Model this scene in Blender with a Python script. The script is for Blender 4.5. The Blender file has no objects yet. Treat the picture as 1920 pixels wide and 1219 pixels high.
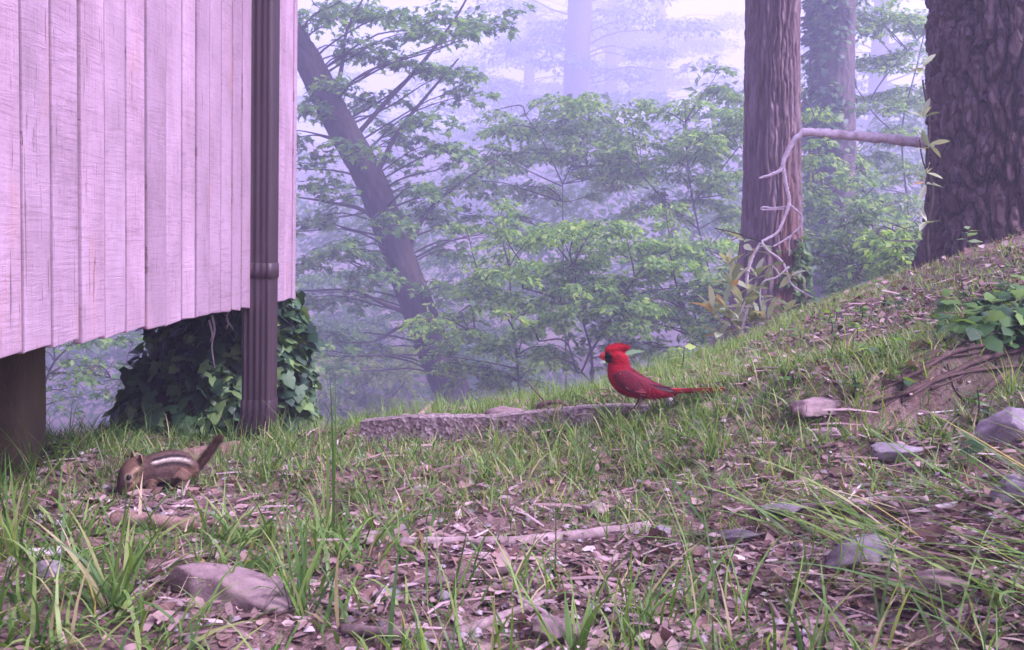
import bpy, bmesh, math, random
import numpy as np
from mathutils import Vector, Matrix
R = math.radians
random.seed(11)
rng = np.random.default_rng(11)
S = bpy.context.scene
COL = S.collection

# ------------------------------------------------------------------ camera
CAM_H, PITCH, ROLL, F = 0.40, R(4.17), R(1.3), 2059.0
cam_d = bpy.data.cameras.new('camera')
cam_d.sensor_width = 36.0
cam_d.lens = F / 1920 * 36
cam_d.clip_start, cam_d.clip_end = 0.05, 600
cam_d.dof.use_dof = True
cam_d.dof.focus_distance = 2.15
cam_d.dof.aperture_fstop = 30
cam = bpy.data.objects.new('camera', cam_d)
COL.objects.link(cam)
CM = Matrix.Translation((0, 0, CAM_H)) @ Matrix.Rotation(math.pi / 2 - PITCH, 4, 'X') @ Matrix.Rotation(ROLL, 4, 'Z')
cam.matrix_world = CM
S.camera = cam

# ------------------------------------------------------------------ sky and sun (misty overcast morning)
SUN_EL, SUN_AZ = R(46), R(112)          # azimuth measured from +Y towards +X
W = bpy.data.worlds.new('World'); S.world = W; W.use_nodes = True
wn, wl = W.node_tree.nodes, W.node_tree.links
for n in list(wn): wn.remove(n)
sky = wn.new('ShaderNodeTexSky'); sky.sky_type = 'NISHITA'; sky.sun_disc = False
sky.sun_elevation = SUN_EL; sky.sun_rotation = SUN_AZ
sky.air_density, sky.dust_density, sky.ozone_density = 1.0, 4.0, 1.0
bw = wn.new('ShaderNodeRGBToBW'); wl.new(sky.outputs[0], bw.inputs[0])
mx = wn.new('ShaderNodeMix'); mx.data_type = 'RGBA'; mx.inputs[0].default_value = 0.70   # cloud veil greys the blue
wl.new(sky.outputs[0], mx.inputs[6]); wl.new(bw.outputs[0], mx.inputs[7])
tint = wn.new('ShaderNodeMix'); tint.data_type = 'RGBA'; tint.blend_type = 'MULTIPLY'; tint.inputs[0].default_value = 1
tint.inputs[7].default_value = (1.0, 0.86, 1.41, 1)
wl.new(mx.outputs[2], tint.inputs[6])
bg = wn.new('ShaderNodeBackground'); bg.inputs[1].default_value = 0.11
wo = wn.new('ShaderNodeOutputWorld')
wl.new(tint.outputs[2], bg.inputs[0]); wl.new(bg.outputs[0], wo.inputs[0])
sun_d = bpy.data.lights.new('sun', 'SUN'); sun_d.energy = 1.5; sun_d.angle = R(11); sun_d.color = (1.0, 0.90, 1.0)
sun = bpy.data.objects.new('sun', sun_d); COL.objects.link(sun)
sd = Vector((math.sin(SUN_AZ) * math.cos(SUN_EL), math.cos(SUN_AZ) * math.cos(SUN_EL), math.sin(SUN_EL)))
sun.rotation_euler = (-sd).to_track_quat('-Z', 'Y').to_euler()
V = S.view_settings
V.view_transform = 'Standard'; V.look = 'None'; V.gamma = 1.0; V.use_curve_mapping = False
V.exposure = 2.08
C = S.cycles
C.use_denoising = True
C.max_bounces = 8; C.diffuse_bounces = 3; C.glossy_bounces = 2; C.transmission_bounces = 4
C.transparent_max_bounces = 4; C.volume_bounces = 3
C.sample_clamp_indirect = 6.0

# ------------------------------------------------------------------ small maths
def ray(px, py):
    d = CM.to_3x3() @ Vector(((px - 960) / F, -(py - 609.5) / F, -1))
    return d
def P(px, py, Y):
    d = ray(px, py); t = Y / d.y
    return Vector((d.x * t, Y, CAM_H + d.z * t))
def hashg(ix, iy, seed):
    h = (ix.astype(np.int64) * 374761393 + iy.astype(np.int64) * 668265263 + seed * 974634777) & 0x7fffffff
    h = ((h ^ (h >> 13)) * 1274126177) & 0x7fffffff
    h = h ^ (h >> 16)
    return (h & 0xffff) / 65535.0
def vnoise(x, y, seed=0):
    x = np.asarray(x, float); y = np.asarray(y, float)
    ix, iy = np.floor(x), np.floor(y); fx, fy = x - ix, y - iy
    fx = fx * fx * (3 - 2 * fx); fy = fy * fy * (3 - 2 * fy)
    a, b = hashg(ix, iy, seed), hashg(ix + 1, iy, seed)
    c, d = hashg(ix, iy + 1, seed), hashg(ix + 1, iy + 1, seed)
    return (a + (b - a) * fx) * (1 - fy) + (c + (d - c) * fx) * fy - 0.5
def fbm(x, y, seed=0, o=3):
    s, a, f = 0, 1.0, 1.0
    for i in range(o):
        s = s + a * vnoise(np.asarray(x) * f, np.asarray(y) * f, seed + i); a *= .5; f *= 2.03
    return s
def vor(u, v, per, seed):
    iu, iv = np.floor(u), np.floor(v)
    f1 = np.full(u.shape, 9.0); f2 = np.full(u.shape, 9.0)
    for du in (-1, 0, 1):
        for dv in (-1, 0, 1):
            cu, cv = iu + du, iv + dv
            w = np.mod(cu, per)
            d = np.hypot(cu + .1 + .8 * hashg(w, cv, seed) - u, cv + .1 + .8 * hashg(w, cv, seed + 5) - v)
            n1 = np.minimum(f1, d); f2 = np.minimum(f2, np.maximum(f1, d)); f1 = n1
    return f1, f2
def sst(a, b, x):
    t = np.clip((np.asarray(x, float) - a) / (b - a), 0, 1)
    return t * t * (3 - 2 * t)

# ------------------------------------------------------------------ the lie of the land
CP = [(0,1219,1.05),(480,1219,1.06),(960,1219,1.07),(1440,1219,1.06),(1920,1219,1.02),
      (0,1000,1.45),(500,1000,1.47),(960,1000,1.5),(1440,1000,1.45),(1920,960,1.32),
      (285,930,1.75),(470,832,2.35),(676,834,2.2),(1000,802,2.2),(1200,782,2.12),(1190,752,2.22),
      (900,775,2.5),(1100,748,2.9),(900,768,2.9),(600,815,2.75),(300,845,2.85),(80,862,2.0),
      (1540,775,1.95),(1350,700,2.7),(1350,660,3.6),(1500,592,4.2),(1720,515,4.4),(1920,446,3.6),
      (1920,545,2.6),(1760,690,2.15),(1700,795,1.85),(1900,905,1.5),(1900,770,1.8),(1600,560,4.6),(1230,700,3.2)]
pts = [tuple(P(*c)) for c in CP]
pts += [(-.9,0,0),(0,0,0),(.9,0,.05),(-2,1,0),(-2,2.2,-.03),(-2,4,-.7),(-3,6,-1.7),(-1,4.5,-.75),(0,5,-.62),(0.1,4,-.25),
        (1.57,6,.06),(2.6,4.4,.62),(2.6,6.5,.35),(2.2,2.2,.62),(1.8,.8,.28),(0,8,-1.15),(1.5,9,-.9),(4.5,9,-.1),(4.5,5,.8),(4.5,1,.8),(-4,9,-2.6),(2.7,11,-.9),(-4,1,0),(0,-2,0),(4,-2,.5),(-4,-2,0)]
pts = np.array(pts)
def tpsk(r2): return np.where(r2 > 1e-12, r2 * np.log(np.maximum(r2, 1e-12)), 0.0)
n = len(pts)
K = tpsk(((pts[:, None, :2] - pts[None, :, :2]) ** 2).sum(-1)) + np.eye(n) * 0.03
Q = np.c_[np.ones(n), pts[:, :2]]
A = np.block([[K, Q], [Q.T, np.zeros((3, 3))]])
sol = np.linalg.solve(A, np.r_[pts[:, 2], np.zeros(3)])
def hbase(X, Y):
    X = np.asarray(X, float); Y = np.asarray(Y, float); sh = X.shape
    x = np.clip(X.ravel(), -4, 4.5); y = np.clip(Y.ravel(), -2, 10)
    z = sol[n] + sol[n + 1] * x + sol[n + 2] * y
    for i in range(n): z = z + sol[i] * tpsk((x - pts[i, 0]) ** 2 + (y - pts[i, 1]) ** 2)
    z = z.reshape(sh)
    far = -1.4 - .13 * np.clip(Y - 9, 0, 24) + 16 * sst(34, 112, Y) + np.clip(X - 3, 0, 30) * .07 - np.clip(-X - 3, 0, 12) * .12 + 1.2 * fbm(X / 7, Y / 7, 3)
    far = np.where(Y < 4, np.where(X > 4.5, .8 + (X - 4.5) * .08, 0), far)
    w = np.maximum(sst(6.5, 10.5, Y), np.maximum(sst(4, 7, X), np.maximum(sst(3.2, 6, -X), sst(1.5, 4, -Y))))
    return z * (1 - w) + far * w
L1, L2 = P(1585, 792, 1.84), P(1960, 655, 2.1)
ldx, ldy = L2.x - L1.x, L2.y - L1.y; ll = math.hypot(ldx, ldy)
def gz(X, Y):
    X = np.asarray(X, float); Y = np.asarray(Y, float)
    z = hbase(X, Y)
    # the small eroded bank with bare roots
    al = ((X - L1.x) * ldx + (Y - L1.y) * ldy) / ll
    ac = (-(X - L1.x) * ldy + (Y - L1.y) * ldx) / ll + .03 * fbm(X * 9, Y * 9, 60)
    on = sst(-.08, .12, al) * (1 - sst(.55, .9, al))
    z = z + on * (.060 * sst(-.015, .03, ac) * (1 - sst(.12, .5, ac)) - .055 * np.exp(-(ac + .03) ** 2 / .0011))
    nr = (1 - sst(5, 9, Y)) * (1 - sst(3, 6, np.abs(X)))
    z = z + nr * (.030 * fbm(X * 5, Y * 5, 20, 3) + .010 * fbm(X * 28, Y * 28, 30, 3))
    return z
def g1(x, y): return float(gz(np.array([x]), np.array([y]))[0])
def G(px, py, lift=0.0):
    """the point of the ground that the ray through a pixel meets"""
    d = ray(px, py); t0 = .5
    ts = np.linspace(.6, 12, 900)
    zs = CAM_H + d.z * ts - gz(d.x * ts, d.y * ts)
    if not (zs < 0).any(): raise ValueError('no ground at %s %s' % (px, py))
    i = int(np.argmax(zs < 0))
    a, b = (ts[i - 1], ts[i]) if i else (ts[0], ts[0])
    t = a + (b - a) * (zs[i - 1] / max(1e-9, zs[i - 1] - zs[i])) if i else a
    return Vector((d.x * t, d.y * t, CAM_H + d.z * t + lift))

# ------------------------------------------------------------------ materials
MATS = {}
def newmat(name):
    m = bpy.data.materials.new(name); m.use_nodes = True
    nt = m.node_tree
    for x in list(nt.nodes): nt.nodes.remove(x)
    out = nt.nodes.new('ShaderNodeOutputMaterial'); MATS[name] = m
    return m, nt.nodes, nt.links, out
def ramp(nodes, stops):
    r = nodes.new('ShaderNodeValToRGB'); e = r.color_ramp.elements
    while len(e) < len(stops): e.new(.5)
    for el, (p, c) in zip(e, stops): el.position = p; el.color = (*c, 1)
    return r
def coords(nodes, links, scale=(1, 1, 1), kind='Object'):
    tc = nodes.new('ShaderNodeTexCoord'); mp = nodes.new('ShaderNodeMapping'); mp.inputs['Scale'].default_value = scale
    links.new(tc.outputs[kind], mp.inputs[0]); return mp.outputs[0]
def noise(nodes, links, vec, scale, detail=5, rough=.6, dist=0.0):
    t = nodes.new('ShaderNodeTexNoise'); t.inputs['Scale'].default_value = scale; t.inputs['Detail'].default_value = detail
    t.inputs['Roughness'].default_value = rough; t.inputs['Distortion'].default_value = dist
    links.new(vec, t.inputs['Vector']); return t
def mixc(nodes, links, fac, a, b, blend='MIX'):
    m = nodes.new('ShaderNodeMix'); m.data_type = 'RGBA'; m.blend_type = blend
    for s, v in ((0, fac), (6, a), (7, b)):
        if hasattr(v, 'links'): links.new(v, m.inputs[s])
        elif s == 0: m.inputs[0].default_value = v
        else: m.inputs[s].default_value = (*v, 1)
    return m.outputs[2]
def bump(nodes, links, h, dist, strength=1.0, prev=None):
    b = nodes.new('ShaderNodeBump'); b.inputs['Distance'].default_value = dist; b.inputs['Strength'].default_value = strength
    links.new(h, b.inputs['Height'])
    if prev: links.new(prev, b.inputs['Normal'])
    return b.outputs[0]
def princ(nodes, links, out, col, rough=.8, normal=None, spec=.3):
    p = nodes.new('ShaderNodeBsdfPrincipled')
    if hasattr(col, 'links'): links.new(col, p.inputs['Base Color'])
    else: p.inputs['Base Color'].default_value = (*col, 1)
    if hasattr(rough, 'links'): links.new(rough, p.inputs['Roughness'])
    else: p.inputs['Roughness'].default_value = rough
    p.inputs['Specular IOR Level'].default_value = spec
    if normal: links.new(normal, p.inputs['Normal'])
    links.new(p.outputs[0], out.inputs[0]); return p
def speck(name, stops, scale=(1, 1, 1), ns=8, rough=.85, bd=.002, bs=60, spec=.25, fine=None, patch=None):
    """mottled solid: noise colour + noise relief"""
    m, N, L, o = newmat(name); v = coords(N, L, scale)
    a = noise(N, L, v, ns, 8, .65, .3); r = ramp(N, stops); L.new(a.outputs[0], r.inputs[0]); c = r.outputs[0]
    if patch:
        b = noise(N, L, v, patch[0], 4, .55); rr = ramp(N, [(patch[1], (0, 0, 0)), (patch[2], (1, 1, 1))]); L.new(b.outputs[0], rr.inputs[0])
        c = mixc(N, L, rr.outputs[0], c, patch[3])
    f = noise(N, L, v, bs, 6, .7)
    princ(N, L, o, c, rough, bump(N, L, f.outputs[0], bd), spec); return m
def leafmat(name, stops, trans=.45, rough=.5, spec=.35, gloss=True, vein=None):
    """thin leaf: each leaf (island) takes its own tone, light passes through"""
    m, N, L, o = newmat(name)
    g = N.new('ShaderNodeNewGeometry'); r = ramp(N, stops)
    oi = N.new('ShaderNodeObjectInfo'); ad = N.new('ShaderNodeMath'); ad.operation = 'ADD'; fr = N.new('ShaderNodeMath'); fr.operation = 'FRACT'
    L.new(g.outputs['Random Per Island'], ad.inputs[0]); L.new(oi.outputs['Random'], ad.inputs[1]); L.new(ad.outputs[0], fr.inputs[0])
    L.new(fr.outputs[0], r.inputs[0]); c = r.outputs[0]
    v = coords(N, L); nn = noise(N, L, v, 40, 3)
    c = mixc(N, L, .35, c, nn.outputs[0], 'SOFT_LIGHT')
    p = princ(N, L, o, c, rough, None, spec)
    t = N.new('ShaderNodeBsdfTranslucent'); tc = mixc(N, L, 1.0, c, (1.25, 1.25, .55), 'MULTIPLY'); L.new(tc, t.inputs[0])
    ms = N.new('ShaderNodeMixShader'); ms.inputs[0].default_value = trans
    L.new(p.outputs[0], ms.inputs[1]); L.new(t.outputs[0], ms.inputs[2]); L.new(ms.outputs[0], o.inputs[0]); return m

def make_materials():
    # soil
    m, N, L, o = newmat('soil'); v = coords(N, L)
    a = noise(N, L, v, 14, 9, .7, .4); r = ramp(N, [(.30, (.085, .050, .044)), (.47, (.235, .145, .130)), (.60, (.35, .235, .215)), (.75, (.47, .345, .325))]); L.new(a.outputs[0], r.inputs[0])
    b = noise(N, L, v, 130, 5, .7); r2 = ramp(N, [(.35, (.30, .26, .26)), (.6, (1, 1, 1)), (.8, (1.35, 1.3, 1.3))]); L.new(b.outputs[0], r2.inputs[0])
    c = mixc(N, L, .8, r.outputs[0], r2.outputs[0], 'MULTIPLY')
    d = noise(N, L, v, 1.2, 3, .5); r3 = ramp(N, [(.52, (0, 0, 0)), (.7, (1, 1, 1))]); L.new(d.outputs[0], r3.inputs[0])
    c = mixc(N, L, r3.outputs[0], c, (.07, .075, .035))
    princ(N, L, o, c, .95, bump(N, L, b.outputs[0], .006, 1, bump(N, L, a.outputs[0], .02)), .15)
    # painted rough-sawn siding
    m, N, L, o = newmat('painted_siding')
    oi = N.new('ShaderNodeObjectInfo'); tc = N.new('ShaderNodeTexCoord'); off = N.new('ShaderNodeVectorMath'); off.operation = 'MULTIPLY_ADD'
    cmb = N.new('ShaderNodeCombineXYZ'); L.new(oi.outputs['Random'], cmb.inputs[0]); L.new(oi.outputs['Random'], cmb.inputs[2])
    L.new(cmb.outputs[0], off.inputs[0]); off.inputs[1].default_value = (7, 0, 13); L.new(tc.outputs['Object'], off.inputs[2])
    def mp(s, rot=0.0):
        k = N.new('ShaderNodeMapping'); k.inputs['Scale'].default_value = s; k.inputs['Rotation'].default_value = (rot, 0, 0); L.new(off.outputs[0], k.inputs[0]); return k.outputs[0]
    saw = noise(N, L, mp((1, 5, 70), .16), 2.6, 6, .75, .8)           # saw marks run across the boards
    grain = noise(N, L, mp((1, 60, 3)), 2.0, 6, .7, .5)               # grain runs up them
    crack = noise(N, L, mp((1, 130, 7)), 1.6, 4, .6); cr = ramp(N, [(.315, (1, 1, 1)), (.35, (0, 0, 0))]); L.new(crack.outputs[0], cr.inputs[0])
    pit = noise(N, L, mp((1, 90, 34)), 1.5, 3, .6); pr = ramp(N, [(.30, (1, 1, 1)), (.335, (0, 0, 0))]); L.new(pit.outputs[0], pr.inputs[0])
    blot = noise(N, L, mp((1, 6, 4)), 1.5, 5, .65); br = ramp(N, [(.28, (.265, .175, .215)), (.52, (.375, .258, .32)), (.75, (.45, .32, .395))]); L.new(blot.outputs[0], br.inputs[0])
    sr = ramp(N, [(.32, (.50, .38, .42)), (.52, (1, 1, 1))]); L.new(saw.outputs[0], sr.inputs[0])
    pm = noise(N, L, mp((1, 3, 2)), 1.3, 3, .5); pmr = ramp(N, [(.38, (.10, .10, .10)), (.68, (.75, .75, .75))]); L.new(pm.outputs[0], pmr.inputs[0])
    c = mixc(N, L, pmr.outputs[0], br.outputs[0], sr.outputs[0], 'MULTIPLY')
    tn = ramp(N, [(0, (.86, .84, .86)), (.5, (1, 1, 1)), (1, (1.10, 1.07, 1.08))]); L.new(oi.outputs['Random'], tn.inputs[0]); c = mixc(N, L, 1.0, c, tn.outputs[0], 'MULTIPLY')
    sk = noise(N, L, mp((1, 34, .9)), 1.2, 4, .6); skr = ramp(N, [(.56, (0, 0, 0)), (.75, (.55, .55, .55))]); L.new(sk.outputs[0], skr.inputs[0]); c = mixc(N, L, skr.outputs[0], c, (.30, .21, .23))
    st = noise(N, L, mp((1, 9, 2.2)), 1.0, 4, .6); s2 = ramp(N, [(.60, (0, 0, 0)), (.78, (1, 1, 1))]); L.new(st.outputs[0], s2.inputs[0])
    c = mixc(N, L, s2.outputs[0], c, (.42, .22, .19))
    c = mixc(N, L, cr.outputs[0], c, (.20, .12, .13)); c = mixc(N, L, pr.outputs[0], c, (.30, .18, .19))
    nb = bump(N, L, saw.outputs[0], .0018, 1.0, bump(N, L, grain.outputs[0], .002))
    inv = N.new('ShaderNodeInvert'); L.new(cr.outputs[0], inv.inputs['Color'])
    princ(N, L, o, c, .7, bump(N, L, inv.outputs[0], .003, .7, nb), .3)
    speck('groove_wood', [(.35, (.25, .165, .21)), (.65, (.36, .25, .31))], (1, 20, 2), 6)
    speck('dark_timber', [(.35, (.03, .022, .018)), (.65, (.08, .055, .045))], (1, 1, 8), 6)
    speck('pier_rust', [(.25, (.028, .020, .008)), (.5, (.066, .048, .018)), (.75, (.105, .080, .030))], (3, 3, 1), 5, .7, .0015, 70, .4, patch=(3, .55, .7, (.05, .03, .02)))
    # downspout enamel, dusty
    m, N, L, o = newmat('brown_enamel'); v = coords(N, L, (40, 40, 1.5)); a = noise(N, L, v, 2, 6, .65)
    r = ramp(N, [(.3, (.026, .014, .019)), (.6, (.045, .026, .032)), (.8, (.08, .05, .058))]); L.new(a.outputs[0], r.inputs[0])
    v2 = coords(N, L); b = noise(N, L, v2, 9, 6, .7); r2 = ramp(N, [(.55, (0, 0, 0)), (.8, (.6, .6, .6))]); L.new(b.outputs[0], r2.inputs[0])
    princ(N, L, o, mixc(N, L, r2.outputs[0], r.outputs[0], (.10, .062, .068)), .48, bump(N, L, a.outputs[0], .0006), .45)
    # barks
    speck('bark_fibrous', [(.25, (.075, .047, .05)), (.5, (.19, .13, .14)), (.72, (.32, .245, .265)), (.85, (.42, .34, .365))], (1, 1, .10), 34, .95, .005, 80, .15, patch=(2.2, .56, .70, (.20, .085, .065)))
    m, N, L, o = newmat('bark_furrowed'); v = coords(N, L, (1, 1, .34)); wz = noise(N, L, v, 7, 4, .6)
    vm = N.new('ShaderNodeVectorMath'); vm.operation = 'MULTIPLY_ADD'; L.new(wz.outputs['Color'], vm.inputs[0]); vm.inputs[1].default_value = (.05, .05, .05); L.new(v, vm.inputs[2])
    vo = N.new('ShaderNodeTexVoronoi'); vo.feature = 'DISTANCE_TO_EDGE'; vo.inputs['Scale'].default_value = 24; L.new(vm.outputs[0], vo.inputs['Vector'])
    vr = ramp(N, [(.0, (0, 0, 0)), (.10, (1, 1, 1))]); L.new(vo.outputs['Distance'], vr.inputs[0])
    a = noise(N, L, v, 26, 9, .72, .3); r = ramp(N, [(.28, (.05, .030, .030)), (.5, (.15, .098, .098)), (.68, (.27, .195, .20)), (.85, (.40, .32, .335))]); L.new(a.outputs[0], r.inputs[0])
    b = noise(N, L, v, 1.7, 4, .55); r2 = ramp(N, [(.48, (0, 0, 0)), (.66, (1, 1, 1))]); L.new(b.outputs[0], r2.inputs[0])
    f2 = noise(N, L, coords(N, L), 95, 6, .75)
    nb = bump(N, L, vr.outputs[0], .012, .9, bump(N, L, a.outputs[0], .012, 1, bump(N, L, f2.outputs[0], .004)))
    princ(N, L, o, mixc(N, L, r2.outputs[0], r.outputs[0], (.13, .072, .06)), .95, nb, .12)
    speck('bark_dark', [(.3, (.022, .016, .016)), (.6, (.06, .045, .042)), (.8, (.10, .08, .075))], (1, 1, .3), 14, .95, .006, 40, .15)
    speck('bark_grey', [(.3, (.06, .045, .045)), (.6, (.13, .10, .10)), (.8, (.19, .155, .15))], (1, 1, .25), 18, .95, .005, 40, .15)
    speck('twig_bark', [(.3, (.03, .022, .020)), (.7, (.09, .065, .060))], (1, 1, 1), 20)
    speck('pale_dead_wood', [(.25, (.34, .26, .26)), (.5, (.60, .50, .51)), (.75, (.76, .67, .69))], (1, 1, 1), 38, .85, .0015, 90)
    speck('stick_bark', [(.25, (.13, .085, .08)), (.5, (.28, .20, .20)), (.75, (.44, .34, .35))], (1, 1, 1), 45, .9, .0015, 120)
    speck('stick_dark', [(.25, (.05, .03, .03)), (.5, (.12, .08, .08)), (.75, (.24, .17, .17))], (1, 1, 1), 45, .9, .0015, 120)
    speck('rotten_wood', [(.25, (.09, .045, .035)), (.5, (.21, .125, .105)), (.75, (.36, .24, .21))], (1, 1, 1), 40, .95, .003, 90)
    speck('root_bark', [(.3, (.04, .022, .02)), (.55, (.10, .06, .052)), (.8, (.20, .13, .12))], (1, 1, 1), 30, .9, .002, 80)
    speck('bare_earth', [(.3, (.02, .014, .012)), (.7, (.06, .042, .034))], (1, 1, 1), 20)
    # stones
    speck('stone_pink', [(.25, (.13, .085, .085)), (.5, (.27, .19, .19)), (.75, (.38, .28, .28))], (1, 1, 1), 22, .9, .002, 140, .25, patch=(9, .58, .72, (.17, .14, .10)))
    speck('stone_grey', [(.25, (.11, .09, .10)), (.5, (.22, .185, .205)), (.75, (.32, .275, .30))], (1, 1, 1), 26, .9, .002, 140, .25, patch=(7, .60, .74, (.22, .15, .13)))
    speck('stone_white', [(.3, (.55, .46, .48)), (.7, (.78, .70, .74))], (1, 1, 1), 20, .8, .001, 140)
    m, N, L, o = newmat('aggregate_concrete'); v = coords(N, L); w = N.new('ShaderNodeTexVoronoi'); w.inputs['Scale'].default_value = 170; L.new(v, w.inputs['Vector'])
    hs = N.new('ShaderNodeSeparateColor'); L.new(w.outputs['Color'], hs.inputs[0]); r = ramp(N, [(.1, (.14, .10, .095)), (.45, (.22, .165, .16)), (.7, (.29, .225, .22)), (.95, (.40, .33, .33))]); L.new(hs.outputs[0], r.inputs[0])
    a = noise(N, L, v, 9, 5); r2 = ramp(N, [(.35, (.6, .55, .55)), (.6, (1, 1, 1))]); L.new(a.outputs[0], r2.inputs[0])
    princ(N, L, o, mixc(N, L, .8, r.outputs[0], r2.outputs[0], 'MULTIPLY'), .9, bump(N, L, w.outputs['Distance'], .0018), .25)
    # leaves
    leafmat('leaf_maple', [(0, (.045, .115, .032)), (.4, (.095, .21, .05)), (.75, (.17, .32, .065)), (1, (.27, .41, .10))], .52)
    leafmat('leaf_bright', [(0, (.065, .16, .04)), (.4, (.15, .30, .06)), (.75, (.27, .44, .09)), (1, (.40, .54, .14))], .55)
    leafmat('leaf_yellow', [(0, (.10, .17, .035)), (.5, (.19, .27, .05)), (1, (.30, .36, .09))], .52)
    leafmat('leaf_shrub', [(0, (.03, .075, .03)), (.5, (.07, .15, .045)), (1, (.18, .29, .08))], .42)
    leafmat('leaf_far', [(0, (.045, .095, .04)), (1, (.10, .17, .06))], .45)
    leafmat('leaf_ivy', [(0, (.018, .046, .027)), (.4, (.04, .092, .044)), (.8, (.08, .155, .062)), (1, (.20, .30, .10))], .25, .45, .35)
    leafmat('leaf_ivy_bank', [(0, (.030, .075, .030)), (.5, (.055, .13, .035)), (1, (.16, .28, .06))], .35, .5, .2)
    leafmat('leaf_rhododendron', [(0, (.20, .27, .12)), (.35, (.42, .48, .28)), (.88, (.62, .66, .46)), (1, (.45, .24, .10))], .35, .5, .4)
    leafmat('leaf_pale', [(0, (.22, .36, .17)), (1, (.34, .47, .24))], .4, .4)
    leafmat('grass_green', [(0, (.05, .115, .025)), (.35, (.10, .20, .042)), (.70, (.18, .31, .07)), (.88, (.28, .38, .12)), (.95, (.42, .37, .19)), (1, (.56, .46, .31))], .42, .45, .35)
    leafmat('grass_bright', [(0, (.10, .20, .04)), (.5, (.19, .32, .07)), (1, (.30, .40, .14))], .45, .45, .35)
    leafmat('grass_mixed', [(0, (.07, .13, .03)), (.4, (.14, .22, .05)), (.68, (.25, .28, .09)), (.82, (.34, .27, .15)), (1, (.46, .34, .25))], .35, .6, .25)
    leafmat('dead_leaf', [(0, (.07, .036, .03)), (.35, (.19, .11, .095)), (.7, (.29, .185, .165)), (.92, (.37, .26, .24)), (1, (.48, .38, .38))], .12, .8, .2)
    leafmat('wood_chip', [(0, (.06, .036, .034)), (.4, (.21, .135, .13)), (.8, (.32, .22, .215)), (1, (.43, .32, .33))], .0, .9, .15)
    leafmat('pebble', [(0, (.10, .075, .08)), (.6, (.22, .18, .19)), (1, (.40, .34, .36))], .0, .85, .25)
    # coats
    for nm, bd, bs, rg in (('plumage', .0012, 420, .75), ('fur', .0012, 500, .85)):
        m, N, L, o = newmat(nm); at = N.new('ShaderNodeAttribute'); at.attribute_name = 'Col'
        f = noise(N, L, coords(N, L, (1, 1, 1)), bs, 4, .6)
        r = ramp(N, [(.3, (.62, .62, .62)), (.7, (1.2, 1.2, 1.2))]); L.new(f.outputs[0], r.inputs[0])
        princ(N, L, o, mixc(N, L, .7, at.outputs[0], r.outputs[0], 'MULTIPLY'), rg, bump(N, L, f.outputs[0], bd), .2)
    for nm, c, rg in (('eye_black', (.008, .006, .006), .12), ('beak_orange', (.48, .05, .04), .5), ('leg_brown', (.12, .06, .05), .6), ('feather_dark', (.055, .022, .035), .6), ('feather_red', (.36, .016, .022), .65), ('wing_red', (.22, .020, .034), .7), ('tail_red', (.34, .022, .03), .65), ('paw_pink', (.34, .20, .15), .7)):
        m, N, L, o = newmat(nm); v = coords(N, L); a = noise(N, L, v, 300, 4); r = ramp(N, [(.3, tuple(x * .7 for x in c)), (.7, tuple(min(1, x * 1.25) for x in c))]); L.new(a.outputs[0], r.inputs[0])
        princ(N, L, o, r.outputs[0], rg, bump(N, L, a.outputs[0], .0004), .4)
make_materials()

# ------------------------------------------------------------------ object helpers
def mesh_np(name, verts, faces, smooth=True):
    verts = np.ascontiguousarray(verts, dtype=np.float32); faces = np.ascontiguousarray(faces, dtype=np.int32)
    me = bpy.data.meshes.new(name); k = faces.shape[1]
    me.vertices.add(len(verts)); me.vertices.foreach_set('co', verts.ravel())
    me.loops.add(faces.size); me.loops.foreach_set('vertex_index', faces.ravel())
    me.polygons.add(len(faces)); me.polygons.foreach_set('loop_start', np.arange(len(faces), dtype=np.int32) * k)
    if smooth: me.polygons.foreach_set('use_smooth', np.ones(len(faces), dtype=bool))
    me.update(calc_edges=True); return me
def tag(o, label=None, cat=None, group=None, kind=None):
    for k, v in (('label', label), ('category', cat), ('group', group), ('kind', kind)):
        if v: o[k] = v
    return o
def link(name, me, mat=None, parent=None, loc=None):
    o = bpy.data.objects.new(name, me); COL.objects.link(o)
    if mat and not me.materials: me.materials.append(MATS[mat])
    if loc is not None: o.location = loc
    if parent: o.parent = parent
    return o
def thing(name, label, cat, loc=(0, 0, 0), rz=0.0, group=None):
    o = bpy.data.objects.new(name, None); COL.objects.link(o); o.location = loc; o.rotation_euler = (0, 0, rz)
    o.empty_display_size = .05
    return tag(o, label, cat, group)
class Acc:
    """collects quads"""
    def __init__(s): s.v = []; s.f = []; s.n = 0
    def add(s, v, f):
        v = np.asarray(v, float); s.v.append(v); s.f.append(np.asarray(f) + s.n); s.n += len(v)
    def mesh(s, name, smooth=True): return mesh_np(name, np.concatenate(s.v), np.concatenate(s.f), smooth)
def curve(ctrl, n):
    """smooth Catmull-Rom through control points"""
    c = np.array([list(p) for p in ctrl], float); c = np.vstack([2 * c[0] - c[1], c, 2 * c[-1] - c[-2]]); m = len(c) - 3
    t = np.linspace(0, m, n); i = np.minimum(t.astype(int), m - 1); u = (t - i)[:, None]
    a, b, d, e = c[i], c[i + 1], c[i + 2], c[i + 3]
    return .5 * (2 * b + (d - a) * u + (2 * a - 5 * b + 4 * d - e) * u ** 2 + (3 * b - 3 * d + e - a) * u ** 3)
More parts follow.
